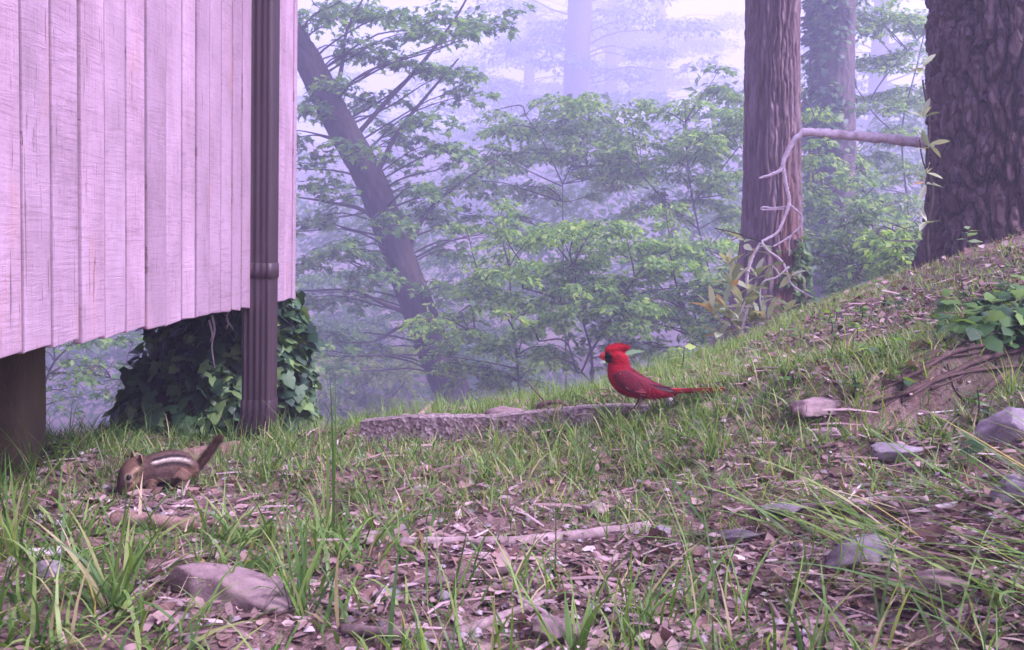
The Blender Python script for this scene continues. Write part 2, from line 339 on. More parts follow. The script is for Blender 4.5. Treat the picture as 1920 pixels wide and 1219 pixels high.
def tube(path, rad, seg=6, lump=0.0, seed=0, cap=True):
    path = np.asarray(path, float); rad = np.broadcast_to(np.asarray(rad, float), (len(path),)).copy()
    if cap:
        d0 = path[0] - path[1]; d1 = path[-1] - path[-2]
        path = np.vstack([path[0] + d0 / (np.linalg.norm(d0) + 1e-9) * rad[0] * .3, path, path[-1] + d1 / (np.linalg.norm(d1) + 1e-9) * rad[-1] * .4])
        rad = np.r_[rad[0] * .03, rad, rad[-1] * .03]
    T = np.gradient(path, axis=0); T /= np.linalg.norm(T, axis=1)[:, None] + 1e-9
    up = np.array([0.12, .2, 1.0]) if abs(T[:, 2]).mean() < .8 else np.array([0, 1.0, .1])
    A_ = np.cross(T, up); A_ /= np.linalg.norm(A_, axis=1)[:, None] + 1e-9; B_ = np.cross(T, A_)
    th = np.linspace(0, 2 * np.pi, seg, endpoint=False)
    rr = rad[:, None] * np.ones(seg)
    if lump:
        rr = rr * (1 + lump * 2 * fbm(np.cos(th)[None] * 1.3 + seed * 7.7 + np.arange(len(path))[:, None] * .55, np.sin(th)[None] * 1.3 + np.arange(len(path))[:, None] * .3, seed))
    v = path[:, None] + A_[:, None] * (rr * np.cos(th))[..., None] + B_[:, None] * (rr * np.sin(th))[..., None]
    m = len(path); i = np.arange(m - 1)[:, None] * seg; j = np.arange(seg)[None]; k = (j + 1) % seg
    f = np.stack([i + j, i + k, i + seg + k, i + seg + j], -1).reshape(-1, 4)
    return v.reshape(-1, 3), f
def tubeobj(name, ctrl, r0, r1, mat, parent=None, seg=8, n=16, lump=.12, seed=0, loc=None):
    p = curve(ctrl, n); a = Acc(); a.add(*tube(p, np.linspace(r0, r1, n), seg, lump, seed))
    if loc is not None:
        a.v[0] = a.v[0] - np.array(loc)
    return link(name, a.mesh(name), mat, parent, loc)
# leaf outlines, unit length along +y, as quad strips left/right of a midrib
def leaf_strip(prof, fold=.12, sag=.10):
    v = []; 
    for y, w in prof: v += [(-w, y, fold * w - sag * y * y), (0, y, -sag * y * y), (w, y, fold * w - sag * y * y)]
    f = []
    for i in range(len(prof) - 1):
        a = i * 3; f += [(a, a + 1, a + 4, a + 3), (a + 1, a + 2, a + 5, a + 4)]
    return np.array(v, float), np.array(f)
LEAF_OVAL = leaf_strip([(0, .02), (.42, .25), (1, .01)])
LEAF_LONG = leaf_strip([(0, .015), (.2, .09), (.5, .16), (.8, .11), (1, .01)], .25, .22)
LEAF_MAPLE = (np.array([(0, 0, 0), (.26, -.04, .03), (.20, .24, .02), (.55, .36, -.04), (.22, .52, 0), (0, 1, -.10), (-.22, .52, 0), (-.55, .36, -.04), (-.20, .24, .02), (-.26, -.04, .03)], float),
              np.array([(0, 1, 2, 8), (0, 8, 9, 9), (2, 3, 4, 4), (8, 2, 4, 6), (4, 5, 6, 6), (6, 7, 8, 8)]))
LEAF_IVY = (np.array([(0, .06, 0), (.30, -.10, -.02), (.52, .12, -.05), (.32, .30, .03), (.36, .55, -.03), (0, 1, -.12), (-.36, .55, -.03), (-.32, .30, .03), (-.52, .12, -.05), (-.30, -.10, -.02), (0, .35, .05)], float),
            np.array([(0, 1, 2, 10), (10, 2, 3, 3), (10, 3, 4, 4), (10, 4, 5, 5), (10, 5, 6, 6), (10, 6, 7, 7), (10, 7, 8, 8), (10, 8, 9, 0)]))
LEAF_KITE = (np.array([(0, 0, 0), (.28, .42, .05), (0, 1, -.1), (-.28, .42, .05)], float), np.array([(0, 1, 2, 3)]))
def tri_ok(f):
    return f
def basis(az, el, roll):
    d = np.stack([np.cos(az) * np.cos(el), np.sin(az) * np.cos(el), np.sin(el)], -1)
    s = np.stack([np.sin(az), -np.cos(az), np.zeros_like(az)], -1)
    u = np.cross(s, d); c, k = np.cos(roll)[:, None], np.sin(roll)[:, None]
    return s * c + u * k, d, u * c - s * k
def leaves(tmpl, pos, az, el, roll, size):
    tv, tf = tmpl; s, d, u = basis(az, el, roll); sz = size[:, None, None]
    v = pos[:, None] + sz * (tv[None, :, 0:1] * s[:, None] + tv[None, :, 1:2] * d[:, None] + tv[None, :, 2:3] * u[:, None])
    f = tf[None] + (np.arange(len(pos)) * len(tv))[:, None, None]
    return v.reshape(-1, 3), f.reshape(-1, 4)
def leafmesh(name, tmpl, *a):
    v, f = leaves(tmpl, *a)
    deg = f[:, 2] == f[:, 3]
    if deg.any():          # mixed triangles and quads
        q, t = f[~deg], f[deg][:, :3]
        me = bpy.data.meshes.new(name); me.vertices.add(len(v)); me.vertices.foreach_set('co', v.astype(np.float32).ravel())
        li = np.r_[q.ravel(), t.ravel()].astype(np.int32); me.loops.add(len(li)); me.loops.foreach_set('vertex_index', li)
        st = np.r_[np.arange(len(q)) * 4, len(q) * 4 + np.arange(len(t)) * 3].astype(np.int32)
        me.polygons.add(len(st)); me.polygons.foreach_set('loop_start', st); me.update(calc_edges=True); return me
    return mesh_np(name, v, f, False)
def leafobj_mats(tmpl, name, mat):
    me = leafmesh(name, tmpl, np.zeros((1, 3)), np.array([np.pi / 2]), np.array([0.0]), np.array([0.0]), np.array([1.0])); me.materials.append(MATS[mat]); return me
def place_leaf(name, me, parent, pos, az, el, roll, size):
    o = bpy.data.objects.new(name, me); COL.objects.link(o)
    s, d, u = basis(np.array([az]), np.array([el]), np.array([roll]))
    M = Matrix(((s[0][0], d[0][0], u[0][0], 0), (s[0][1], d[0][1], u[0][1], 0), (s[0][2], d[0][2], u[0][2], 0), (0, 0, 0, 1)))
    o.parent = parent; off = parent.location if parent else Vector((0, 0, 0))
    o.matrix_local = Matrix.Translation(Vector(pos) - off) @ M @ Matrix.Scale(size, 4)
    return o
# ================================================================== SETTING
def axis(lo, hi, step, out_lo, out_hi, gr=1.16):
    a = list(np.arange(lo, hi + 1e-6, step)); s = step
    while a[-1] < out_hi: s = min(s * gr, 2.5); a.append(a[-1] + s)
    s = step
    while a[0] > out_lo: s = min(s * gr, 2.5); a.insert(0, a[0] - s)
    return np.array(a)
gx = axis(-1.2, 1.35, .0105, -78, 78); gy = axis(.78, 3.1, .0105, -28, 128)
GX, GY = np.meshgrid(gx, gy); GZ = gz(GX, GY)
nx, ny = len(gx), len(gy); i = np.arange(ny - 1)[:, None] * nx; j = np.arange(nx - 1)[None]
gf = np.stack([i + j, i + j + 1, i + nx + j + 1, i + nx + j], -1).reshape(-1, 4)
ground = link('ground', mesh_np('ground', np.stack([GX, GY, GZ], -1).reshape(-1, 3), gf), 'soil')
tag(ground, 'pinkish brown bare soil sloping up to the right and falling away behind', 'ground', kind='structure')

# ------------------------------------------------------------------ raised wooden building
ZW = 0.255
def on_z(px, py, z):
    d = ray(px, py); t = (z - CAM_H) / d.z; return Vector((d.x * t, d.y * t, z))
WA, WB = on_z(0, 665, ZW), on_z(549, 558, ZW)
e = (WB - WA); e.z = 0; WL = e.length; e.normalize(); wn_ = Vector((e.y, -e.x, 0))
WRZ = math.atan2(-e.x, e.y)
def wall_t(px, py):
    d = ray(px, py); t = (WA.dot(wn_)) / d.dot(wn_); p = Vector((d.x * t, d.y * t, 0)); return (p - Vector((WA.x, WA.y, 0))).dot(e)
house = thing('wooden_building', 'raised wooden building clad in pinkish white vertical boards', 'building', (WA.x, WA.y, 0), WRZ)
def box(x0, x1, y0, y1, z0, z1, bev=0.0, jag=None, segs=1):
    bm = bmesh.new(); bmesh.ops.create_cube(bm, size=1)
    for v in bm.verts:
        v.co = Vector((x0 if v.co.x < 0 else x1, y0 if v.co.y < 0 else y1, z0 if v.co.z < 0 else z1))
    if bev: bmesh.ops.bevel(bm, geom=list(bm.edges), offset=bev, segments=2, affect='EDGES', profile=.6)
    if jag:
        for v in bm.verts:
            if v.co.z < z0 + .02: v.co.z += jag * math.sin(v.co.y * 391 + v.co.x * 77)
    me = bpy.data.meshes.new('box'); bm.to_mesh(me); bm.free(); return me
gpx = [32, 88, 140, 187, 229, 266, 304, 335, 361, 386, 409, 430]
gt = [wall_t(p, 300) for p in gpx]
while gt[0] > -1.9: gt.insert(0, gt[0] - random.uniform(.075, .10))
while gt[-1] < WL - .09: gt.append(gt[-1] + random.uniform(.066, .085))
gt.append(WL)
for k in range(len(gt) - 1):
    a, b = gt[k], gt[k + 1]
    gap = .0035
    w2 = (b - a - gap * 2) / 2; pr = random.uniform(-.0015, .0015)
    me = box(-.006, .007 + pr, -w2, w2, -random.uniform(0, .004), 2.6, .0022, .003)
    link('board', me, 'painted_siding', house, (0, (a + b) / 2, ZW))
HW = 2.4
link('backing_panel', box(-.016, .0005, -1.95, WL - .003, ZW + .004, ZW + 2.59), 'groove_wood', house)
link('end_wall', box(-HW, -.017, WL - .02, WL - .004, ZW + .006, ZW + 2.58), 'groove_wood', house)
link('floor_frame', box(-HW, -.018, -1.95, WL - .022, ZW + .05, ZW + .19), 'dark_timber', house)
for q in range(7): link('floor_joist', box(-HW + .01, -.02, -1.8 + q * (WL + 1.6) / 6.5, -1.76 + q * (WL + 1.6) / 6.5, ZW + .008, ZW + .052), 'dark_timber', house)
link('roof', box(-HW - .1, .10, -2.0, WL + .10, ZW + 2.61, ZW + 2.72), 'dark_timber', house)
link('inner_wall', box(-HW - .02, -HW, -1.95, WL, ZW + .01, ZW + 2.585), 'groove_wood', house)
# round steel pier below the wall, coated in rusty brown
def lathe(prof, seg, c=(0, 0)):
    v = []; 
    for r, z in prof: v += [(c[0] + r * math.cos(2 * math.pi * k / seg), c[1] + r * math.sin(2 * math.pi * k / seg), z) for k in range(seg)]
    f = [(a * seg + k, a * seg + (k + 1) % seg, (a + 1) * seg + (k + 1) % seg, (a + 1) * seg + k) for a in range(len(prof) - 1) for k in range(seg)]
    return np.array(v), np.array(f)
pc = P(18, 860, 1.93); lp = house.matrix_basis.inverted() @ Vector((pc.x, pc.y, 0))
v, f = lathe([(.001, -.30), (.060, -.30), (.060, .02), (.0605, .10), (.060, .246), (.075, .2465), (.075, .2625), (.001, .2627)], 40, (lp.x, lp.y))
link('pier', mesh_np('pier', v, f), 'pier_rust', house)

# ------------------------------------------------------------------ downspout
dY = 2.36
dc = P(482, 300, dY); dcx, dcy = dc.x, dY + .035
spout = thing('downspout', 'dark brown ribbed metal downspout standing against the board wall', 'downspout', (dcx, dcy, 0), WRZ * .5)
def spout_profile(w, d, rib=True, sc=1.0):
    pr = []
    def side(ax, ay, bx, by, nxx, nyy, ribs):
        m = 6 * ribs
        for q in range(m):
            t = (q + .0) / m; wv = -.0017 * (0.5 - .5 * math.cos(t * ribs * 2 * math.pi)) if rib else 0
            pr.append((ax + (bx - ax) * t + nxx * wv, ay + (by - ay) * t + nyy * wv))
    w *= sc; d *= sc; c = .006
    side(-w + c, -d, w - c, -d, 0, -1, 4); side(w, -d + c, w, d - c, 1, 0, 5); side(w - c, d, -w + c, d, 0, 1, 4); side(-w, d - c, -w, -d + c, -1, 0, 5)
    return np.array(pr)
def extr(rows):
    m = len(rows[0]); v = np.concatenate(rows); f = []
    for a in range(len(rows) - 1):
        for k in range(m): f.append((a * m + k, a * m + (k + 1) % m, (a + 1) * m + (k + 1) % m, (a + 1) * m + k))
    return v, np.array(f)
gb = g1(dcx, dcy)
def row(sc, z, dx=0, dy=0, rib=True, ex=1.0):
    p = spout_profile(.033 * ex, .036, rib, sc); return np.c_[p[:, 0] + dx, p[:, 1] + dy, np.full(len(p), z)]
zc = P(482, 508, dY).z
zz = [gb + .075, gb + .085] + list(np.linspace(gb + .1, zc + .012, 6))
v, f = extr([row(.985, z) for z in zz]); link('lower_pipe', mesh_np('lower_pipe', v, f), 'brown_enamel', spout)
v, f = extr([row(1.0, z) for z in np.linspace(zc - .01, 2.85, 12)]); link('upper_pipe', mesh_np('upper_pipe', v, f), 'brown_enamel', spout)
v, f = extr([row(1.0, zc - .016), row(1.05, zc - .015), row(1.055, zc), row(1.05, zc + .016), row(1.0, zc + .017)]); link('collar', mesh_np('collar', v, f), 'brown_enamel', spout)
v, f = extr([row(1.02, gb + .10), row(1.04, gb + .098), row(1.04, gb + .072), row(1.05, gb + .05, -.004, .002), row(1.06, gb + .028, -.014, .006), row(1.10, gb + .008, -.032, .014), row(1.12, gb - .015, -.050, .022)]); link('elbow', mesh_np('elbow', v, f), 'brown_enamel', spout)
for zs_ in (1.35, 2.4):
    v, f = extr([row(1.0, zs_ - .013, rib=False), row(1.045, zs_ - .012, rib=False), row(1.045, zs_ + .012, rib=False), row(1.0, zs_ + .013, rib=False)]); link('strap', mesh_np('strap', v, f), 'brown_enamel', spout)

# ------------------------------------------------------------------ concrete kerb
k0, k1 = P(674, 792, 2.21), P(1215, 762, 2.13)
kd = Vector((k1.x - k0.x, k1.y - k0.y, 0)); kl = kd.length; kang = math.atan2(kd.y, kd.x)
kerb = thing('concrete_kerb', 'rough pinkish aggregate concrete kerb half sunk in grass', 'kerb', (k0.x, k0.y, k0.z), kang)
nu, nv_, nw = 150, 16, 14
def kface(fu):
    a = Acc()
    def grid(fn, m, q):
        uu, vv = np.meshgrid(np.linspace(0, 1, m), np.linspace(0, 1, q), indexing='ij'); p = fn(uu, vv)
        ii = np.arange(m - 1)[:, None] * q; jj = np.arange(q - 1)[None]
        a.add(p.reshape(-1, 3), np.stack([ii + jj, ii + q + jj, ii + q + jj + 1, ii + jj + 1], -1).reshape(-1, 4))
    sl = (k1.z - k0.z)
    dep = .045; hh = .10
    def shp(x, y, z):
        r = .0028 * fbm(x * 70, z * 70 + y * 31, 5, 3) + .004 * fbm(x * 9 + 4, (z + y) * 9, 9, 2)
        return np.stack([x + r * .6, y + r, z + sl * x / kl + r * .8 + .004 * np.sin(x * 17)], -1)
    grid(lambda u, v: shp(u * kl, 0 * u - .0, -hh * v), nu, nv_)
    grid(lambda u, v: shp(u * kl, dep * v, 0 * u), nu, nw)
    grid(lambda u, v: shp(0 * u, dep * u, -hh * v), nw, nv_)
    grid(lambda u, v: shp(0 * u + kl, dep * u, -hh * v), nw, nv_)
    grid(lambda u, v: shp(u * kl, 0 * u + dep, -hh * v), nu, nv_)
    return a.mesh('kerb')
link('kerb_block', kface(0), 'aggregate_concrete', kerb)
ed0, ed1 = P(232, 860, 2.02), P(455, 822, 2.28)
edv = ed1 - ed0
edge = link('edging_board', box(0, math.hypot(edv.x, edv.y), 0, .022, -.10, 0, .003), 'rotten_wood', None, ed0 - Vector((0, 0, .006)))
edge.rotation_euler = (0, -math.atan2(edv.z, math.hypot(edv.x, edv.y)), math.atan2(edv.y, edv.x))
tag(edge, 'thin pale edging board set on edge in the ground before the ivy', 'board')

# ================================================================== TREES
def trunk_mesh(path, rad, nseg, bark, flare=0.0, fh=.25, lobes=5, ph=0.0, zs=None):
    """path (n,3) and radii resampled; bark(theta, s) gives relief in metres"""
    m = len(path); T = np.gradient(path, axis=0); s = np.r_[0, np.cumsum(np.linalg.norm(np.diff(path, axis=0), axis=1))]
    T /= np.linalg.norm(T, axis=1)[:, None]
    A_ = np.cross(T, np.array([0, 1.0, 0])); A_ /= np.linalg.norm(A_, axis=1)[:, None]; B_ = np.cross(A_, T)
    th = np.linspace(0, 2 * np.pi, nseg, endpoint=False)
    TH, SS = np.meshgrid(th, s)
    fl = np.exp(-SS / fh)
    r = rad[:, None] * (1 + flare * fl * (1 + .75 * np.cos(lobes * TH + ph + .7 * np.sin(TH * 2 + 1))) + .03 * np.cos(2 * TH + 1.3))
    r = r + bark(TH, SS)
    v = path[:, None] + A_[:, None] * (r * np.cos(TH))[..., None] - B_[:, None] * (r * np.sin(TH))[..., None]
    i = np.arange(m - 1)[:, None] * nseg; j = np.arange(nseg)[None]; k = (j + 1) % nseg
    f = np.stack([i + k, i + j, i + nseg + j, i + nseg + k], -1).reshape(-1, 4)
    return mesh_np('trunk', v.reshape(-1, 3), f)
def bark_plates(nc, vh, amp, seed, fine=.004, sub=.38):
    def b(T, Sx):
        u = T / (2 * np.pi) * nc; cx, sx = np.cos(T), np.sin(T)
        u = u + 1.3 * fbm(cx * 2.2 + 5, sx * 2.2 + Sx * 4.5, seed, 3); v = Sx / vh + .8 * fbm(cx * 3 + 3, sx * 3 + Sx * 3, seed + 4, 2)
        f1, f2 = vor(u, v, nc, seed); rdg = sst(.0, .34, f2 - f1)
        u2 = T / (2 * np.pi) * nc * 2 + .8 * fbm(cx * 5 + 7, sx * 5 + Sx * 9, seed + 9, 2); g1_, g2_ = vor(u2, Sx / (vh * .33), nc * 2, seed + 2)
        return amp * (np.round(rdg * 3) / 3 * .5 + rdg * .5 - .6) + amp * sub * sst(.02, .4, g2_ - g1_) + fine * fbm(cx * 22, sx * 22 + Sx * 26, seed + 7, 3)
    return b
def dense_rows(z0, z1, dz, ztop, n2=26):
    return np.r_[np.arange(z0, z1, dz), np.linspace(z1, ztop, n2)]
def spray_leaves(sprays, per_m2, size, droop=.25, thick=.07, seed=0, el0=-.35):
    """flat layered sprays (x,y,z,r): leaf positions and attitudes"""
    r_ = np.random.default_rng(seed); P_, AZ, EL, RO, SZ = [], [], [], [], []
    for (x, y, z, r) in sprays:
        n_ = max(10, int(per_m2 * r * r))
        # a spray is made of several smaller fans so its outline stays ragged
        k = max(3, int(5 * r / .3)); fa = r_.uniform(0, 2 * np.pi, k); fd = r * np.sqrt(r_.uniform(.02, 1, k)) * .75; fr = r * r_.uniform(.25, .5, k)
        w = r_.integers(0, k, n_); a = r_.uniform(0, 2 * np.pi, n_); d = np.sqrt(r_.uniform(0, 1, n_))
        lx = fd[w] * np.cos(fa[w]) + fr[w] * d * np.cos(a); ly = fd[w] * np.sin(fa[w]) + fr[w] * d * np.sin(a)
        rr = np.hypot(lx, ly); fz = r_.normal(0, thick * .9, k)
        lz = fz[w] + r_.normal(0, thick * .35, n_) - droop * rr * rr / r
        P_.append(np.stack([x + lx, y + ly, z + lz], -1)); AZ.append(np.arctan2(ly, lx) + r_.normal(0, .8, n_))
        EL.append(el0 + r_.normal(0, .30, n_)); RO.append(r_.normal(0, .42, n_)); SZ.append(size * r_.uniform(.55, 1.25, n_))
    return [np.concatenate(q) for q in (P_, AZ, EL, RO, SZ)]
def limb_to(acc, a, b, r0, r1, sag=.12, seed=0, n_=9, seg=5):
    a = np.array(a, float); b = np.array(b, float); q = np.random.default_rng(seed)
    m1 = a + (b - a) * .35 + np.array([0, 0, sag * np.linalg.norm(b - a)]) + q.normal(0, .04, 3) * np.linalg.norm(b - a)
    m2 = a + (b - a) * .7 + np.array([0, 0, sag * .8 * np.linalg.norm(b - a)]) + q.normal(0, .04, 3) * np.linalg.norm(b - a)
    p = curve([a, m1, m2, b], n_); acc.add(*tube(p, np.linspace(r0, r1, n_), seg)); return p
def crown_parts(root, sprays, stem, tmpl, mat, size, dens, seed, twig_mat='twig_bark', limb_r=.012, droop=.25, thick=.07, el0=-.35, nlimb=10, ntwig=4):
    """limbs from the stem to every spray, twigs inside the spray, leaves on them; all relative to the root"""
    o = np.array(root.location); q = np.random.default_rng(seed + 1); stem = np.asarray(stem, float)
    tw = Acc(); big = []
    for si, (x, y, z, r) in enumerate(sprays):
        c = np.array([x, y, z]); d = np.linalg.norm(stem - c, axis=1) + np.maximum(0, stem[:, 2] - z + .10 * d0(stem, c)) * 3
        s0 = stem[int(np.argmin(d))]
        L_ = np.linalg.norm(c - s0)
        la = Acc(); p = limb_to(la, s0 - o, c - o, limb_r * (.5 + .5 * min(1.5, L_)), .0035, .06, seed * 31 + si)
        if len(big) < nlimb and L_ > .35: big.append(la)
        else: tw.add(la.v[0], la.f[0])
        for t in range(ntwig):
            a = q.uniform(0, 2 * np.pi); rr = r * q.uniform(.5, .95); st = p[int(q.integers(4, len(p)))]
            en = (c - o) + np.array([math.cos(a) * rr, math.sin(a) * rr, -droop * rr * .6 + q.normal(0, thick)])
            limb_to(tw, st, en, .0035, .0012, .03, seed * 77 + si * 5 + t, 6, 4)
    for la in big: link('limb', la.mesh('limb'), twig_mat, root)
    if tw.n: tag(link('twigs', tw.mesh('twigs'), twig_mat, root), kind='stuff')
    pp, az, el, ro, sz = spray_leaves(sprays, dens, size, droop, thick, seed, el0)
    tag(link('crown', leafmesh('crown', tmpl, pp - o, az, el, ro, sz), mat, root), kind='stuff')
def d0(st, c): return np.hypot(st[:, 0] - c[0], st[:, 1] - c[1])
def high_crown(root, top, spread, z0, z1, n_, seed):
    q = np.random.default_rng(seed)
    sp = [(top[0] + q.normal(0, spread), top[1] + q.normal(0, spread), q.uniform(z0, z1), q.uniform(.5, .9)) for _ in range(n_)]
    st = np.linspace([top[0], top[1], z0 - 1], top, 20)
    crown_parts(root, sp, st, LEAF_KITE, 'leaf_maple', .13, 110, seed, limb_r=.03, nlimb=8)
def straight_trunk(name, label, pxl, pxr, py, Y, ztop, taper, lean, bark, mat, flare, fh, lobes, ph, nseg, zdense, dz, base_px=None):
    """a tall trunk whose flanks pass through two pixels at a given distance"""
    a, b = P(pxl, py, Y), P(pxr, py, Y); r = (b.x - a.x) / 2; cx = (a.x + b.x) / 2; zr = (a.z + b.z) / 2
    cy = Y; zb = g1(cx, cy) - .12
    zs_ = dense_rows(zb, zdense, dz, ztop)
    path = np.stack([cx + lean[0] * (zs_ - zr) + .02 * np.sin(zs_ * 1.7 + cx), np.full_like(zs_, cy) + lean[1] * (zs_ - zr), zs_], -1)
    rad = r * (1 - taper * (zs_ - zr)); rad = np.maximum(rad, r * .2)
    root = thing(name, label, 'tree', (float(path[0, 0]), cy, zb))
    me = trunk_mesh(path - np.array(root.location), rad, nseg, bark, flare, fh, lobes, ph)
    link('trunk', me, mat, root)
    return root, path, rad
big, bp, br_ = straight_trunk('oak_tree', 'massive tree trunk with deeply furrowed bark on top of the bank', 1773, 2056, 300, 4.4, 9.0, .035, (-.055, .0), bark_plates(38, .27, .046, 3, .012, .34), 'bark_furrowed', .20, .20, 4, 2.4, 350, 1.7, .0055)
high_crown(big, bp[-1], 1.1, 6.2, 9.2, 16, 5)
cedar, cp_, cr_ = straight_trunk('slender_tree', 'straight reddish grey trunk with shaggy fibrous bark and flared base', 1402, 1497, 200, 6.0, 9.0, .055, (-.008, 0), bark_plates(40, .60, .016, 13, .007, .2), 'bark_fibrous', .75, .26, 5, .4, 220, 2.1, .0085)
high_crown(cedar, cp_[-1], 1.0, 6.0, 9.2, 14, 6)
ivyt, ip_, ir_ = straight_trunk('ivy_clad_tree', 'tall hazy grey trunk with ivy climbing its left flank, standing between two nearer trunks', 1522, 1600, 150, 17.0, 15.0, .035, (-.018, 0), bark_plates(22, .45, .024, 23), 'bark_grey', .2, .5, 5, 0, 120, 7.0, .05)
high_crown(ivyt, ip_[-1], 1.8, 11, 16, 14, 7)
# ivy sleeve of that trunk
q = np.random.default_rng(4); m = 3200
tz = q.uniform(-1.0, 6.5, m); a = q.normal(3.6, .75, m); cx = np.interp(tz, ip_[:, 2], ip_[:, 0]); rr = np.interp(tz, ip_[:, 2], ir_) + q.uniform(.0, .11, m)
keep = q.uniform(0, 1, m) < .35 + .65 * sst(.2, -.1, np.abs(np.cos(tz * 2)) - .6)
pos = np.stack([cx + rr * np.cos(a), 17 + rr * np.sin(a), tz], -1)[keep]
tag(link('ivy', leafmesh('ivy', LEAF_IVY, pos - np.array(ivyt.location), a[keep], q.normal(-.6, .4, keep.sum()), q.normal(0, .4, keep.sum()), q.uniform(.08, .14, keep.sum())), 'leaf_ivy', ivyt), kind='stuff')
# ivy at the foot of the shaggy trunk
m = 260; zz_ = q.uniform(-.05, .42, m) ** 1.0; a = q.normal(-.75, .5, m); rb = np.interp(zz_ + .1, cp_[:, 2], cr_) * (1 + .75 * np.exp(-(zz_ + .1) / .26)) + q.uniform(.0, .03, m)
pos = np.stack([cp_[0, 0] + rb * np.cos(a), 6 + rb * np.sin(a), zz_ + .05], -1)
tag(link('ivy', leafmesh('ivy', LEAF_IVY, pos - np.array(cedar.location), a, q.normal(-.6, .4, m), q.normal(0, .4, m), q.uniform(.025, .05, m)), 'leaf_shrub', cedar), kind='stuff')

# the leaning tree over the valley
LY = 17.0
lp_ = [P(868, 800, LY), P(845, 730, LY), P(800, 620, LY), P(755, 500, LY), P(700, 350, LY - .05), P(630, 220, LY - .1), P(575, 110, LY - .15), P(520, 20, LY - .2), P(440, -160, LY - .3), P(330, -420, LY - .3), P(250, -640, LY - .2)]
path = curve(lp_, 150); path = np.vstack([path[0] + np.array([.1, 0, -.5]), path])
rad = np.interp(np.linspace(0, 1, len(path)), [0, .08, .25, .5, .7, 1], [.31, .275, .245, .215, .185, .08])
lean = thing('leaning_tree', 'dark trunk leaning left over the misty valley with layered leafy limbs', 'tree', tuple(path[0]))
link('trunk', trunk_mesh(path - path[0], rad, 64, bark_plates(16, .4, .02, 31), .25, .3, 5, 0), 'bark_dark', lean)
lsp = [(600,30,0,80),(680,95,.3,80),(740,25,-.3,75),(850,25,.2,85),(925,45,.4,60),(760,115,0,80),(850,135,.3,75),(715,185,.4,80),(640,150,-.4,60),(800,225,-.2,75),(865,175,.5,55),(592,205,-.3,55),(572,290,0,55),(615,345,-.4,70),(760,300,.3,60),(850,275,-.2,70),(785,345,.4,65),(590,410,.2,60),(640,470,-.4,80),(700,505,-.5,60),(585,495,.1,60),(565,560,-.2,60),(640,565,.2,70),(610,630,-.3,75),(690,655,.2,65),(830,540,-.3,70),(890,335,.3,55),(805,410,.2,65),(900,410,.5,60),(660,275,-.5,55),(740,410,-.6,60),(850,470,.3,60),(760,540,.4,60),(560,660,0,50),(520,250,.2,60),(520,420,.2,60),(700,20,.6,70),(800,60,.5,70)]
qq = np.random.default_rng(77); lsp += [(x + qq.normal(0, 45), y + qq.normal(0, 35), dy + qq.normal(0, .6), r * qq.uniform(.5, .8)) for x, y, dy, r in lsp]
SP = [(*P(x, y, LY + dy * 1.6), r / F * LY) for x, y, dy, r in lsp]
crown_parts(lean, SP, path[5:120], LEAF_MAPLE, 'leaf_maple', .125, 520, 41, 'bark_dark', .016, .22, .08, nlimb=16)
# a few prominent rising limbs
for k, pp in enumerate([[(742, 470, LY), (690, 400, LY - .1), (620, 380, LY - .1), (560, 370, LY - .1)], [(765, 470, LY), (800, 400, LY + .1), (860, 345, LY + .2), (930, 300, LY + .3)], [(655, 270, LY), (720, 195, LY), (790, 120, LY), (850, 40, LY), (890, -30, LY)], [(700, 340, LY), (745, 250, LY), (800, 180, LY), (860, 110, LY)], [(770, 590, LY), (720, 570, LY - .2), (660, 545, LY - .2), (560, 545, LY - .3)], [(800, 640, LY), (760, 610, LY - .1), (700, 640, LY - .2), (620, 640, LY - .3)], [(620, 210, LY), (640, 130, LY), (650, 60, LY), (690, -20, LY)], [(745, 455, LY), (715, 420, LY - .1), (690, 340, LY - .1), (660, 330, LY)]]):
    p = curve([P(*c) - Vector(path[0]) for c in pp], 18); la = Acc(); la.add(*tube(p, np.linspace(.045, .012, 18), 6, .1, k)); link('limb', la.mesh('limb'), 'bark_dark', lean)

# understory trees: base pixel, distance, stem pixels, sprays (pixel, pixel, extra distance, pixel radius)
def understory(name, label, Y, stems, sprays, tmpl, mat, size, dens, seed, r0=.022, droop=.3, thick=.06, group='understory trees in the mist', cat='tree', el0=-.35, fill=2):
    base = P(*stems[0][0], Y); zb = min(g1(base.x, base.y) - .05, base.z)
    root = thing(name, label, cat, (base.x, base.y, zb), 0, group); o = Vector((base.x, base.y, zb)); allp = []
    for k, st in enumerate(stems):
        c = [P(x, y, Y + (dy[0] if dy else 0)) for x, y, *dy in st]
        if k == 0: c.insert(0, o.copy())
        p = curve(c, 16); la = Acc(); la.add(*tube(np.array(p) - np.array(o), np.linspace(r0 if k == 0 else r0 * .6, r0 * .35, 16), 7, .08, seed + k)); link('trunk' if k == 0 else 'limb', la.mesh('stem'), 'twig_bark', root); allp.append(p)
    qq = np.random.default_rng(seed + 500); ex = [(x + qq.normal(0, r * .75), y + qq.normal(0, r * .55), dy * 1.5 + qq.normal(0, .5), r * qq.uniform(.5, .85)) for x, y, dy, r in sprays for _ in range(fill)]
    sp = [(*P(x, y, Y + dy), r / F * Y) for x, y, dy, r in list(sprays) + ex]
    crown_parts(root, sp, np.vstack(allp), tmpl, mat, size, dens, seed, limb_r=r0 * .5, droop=droop, thick=thick, nlimb=6, el0=el0, ntwig=2 if cat == 'shrub' else 4)
    return root
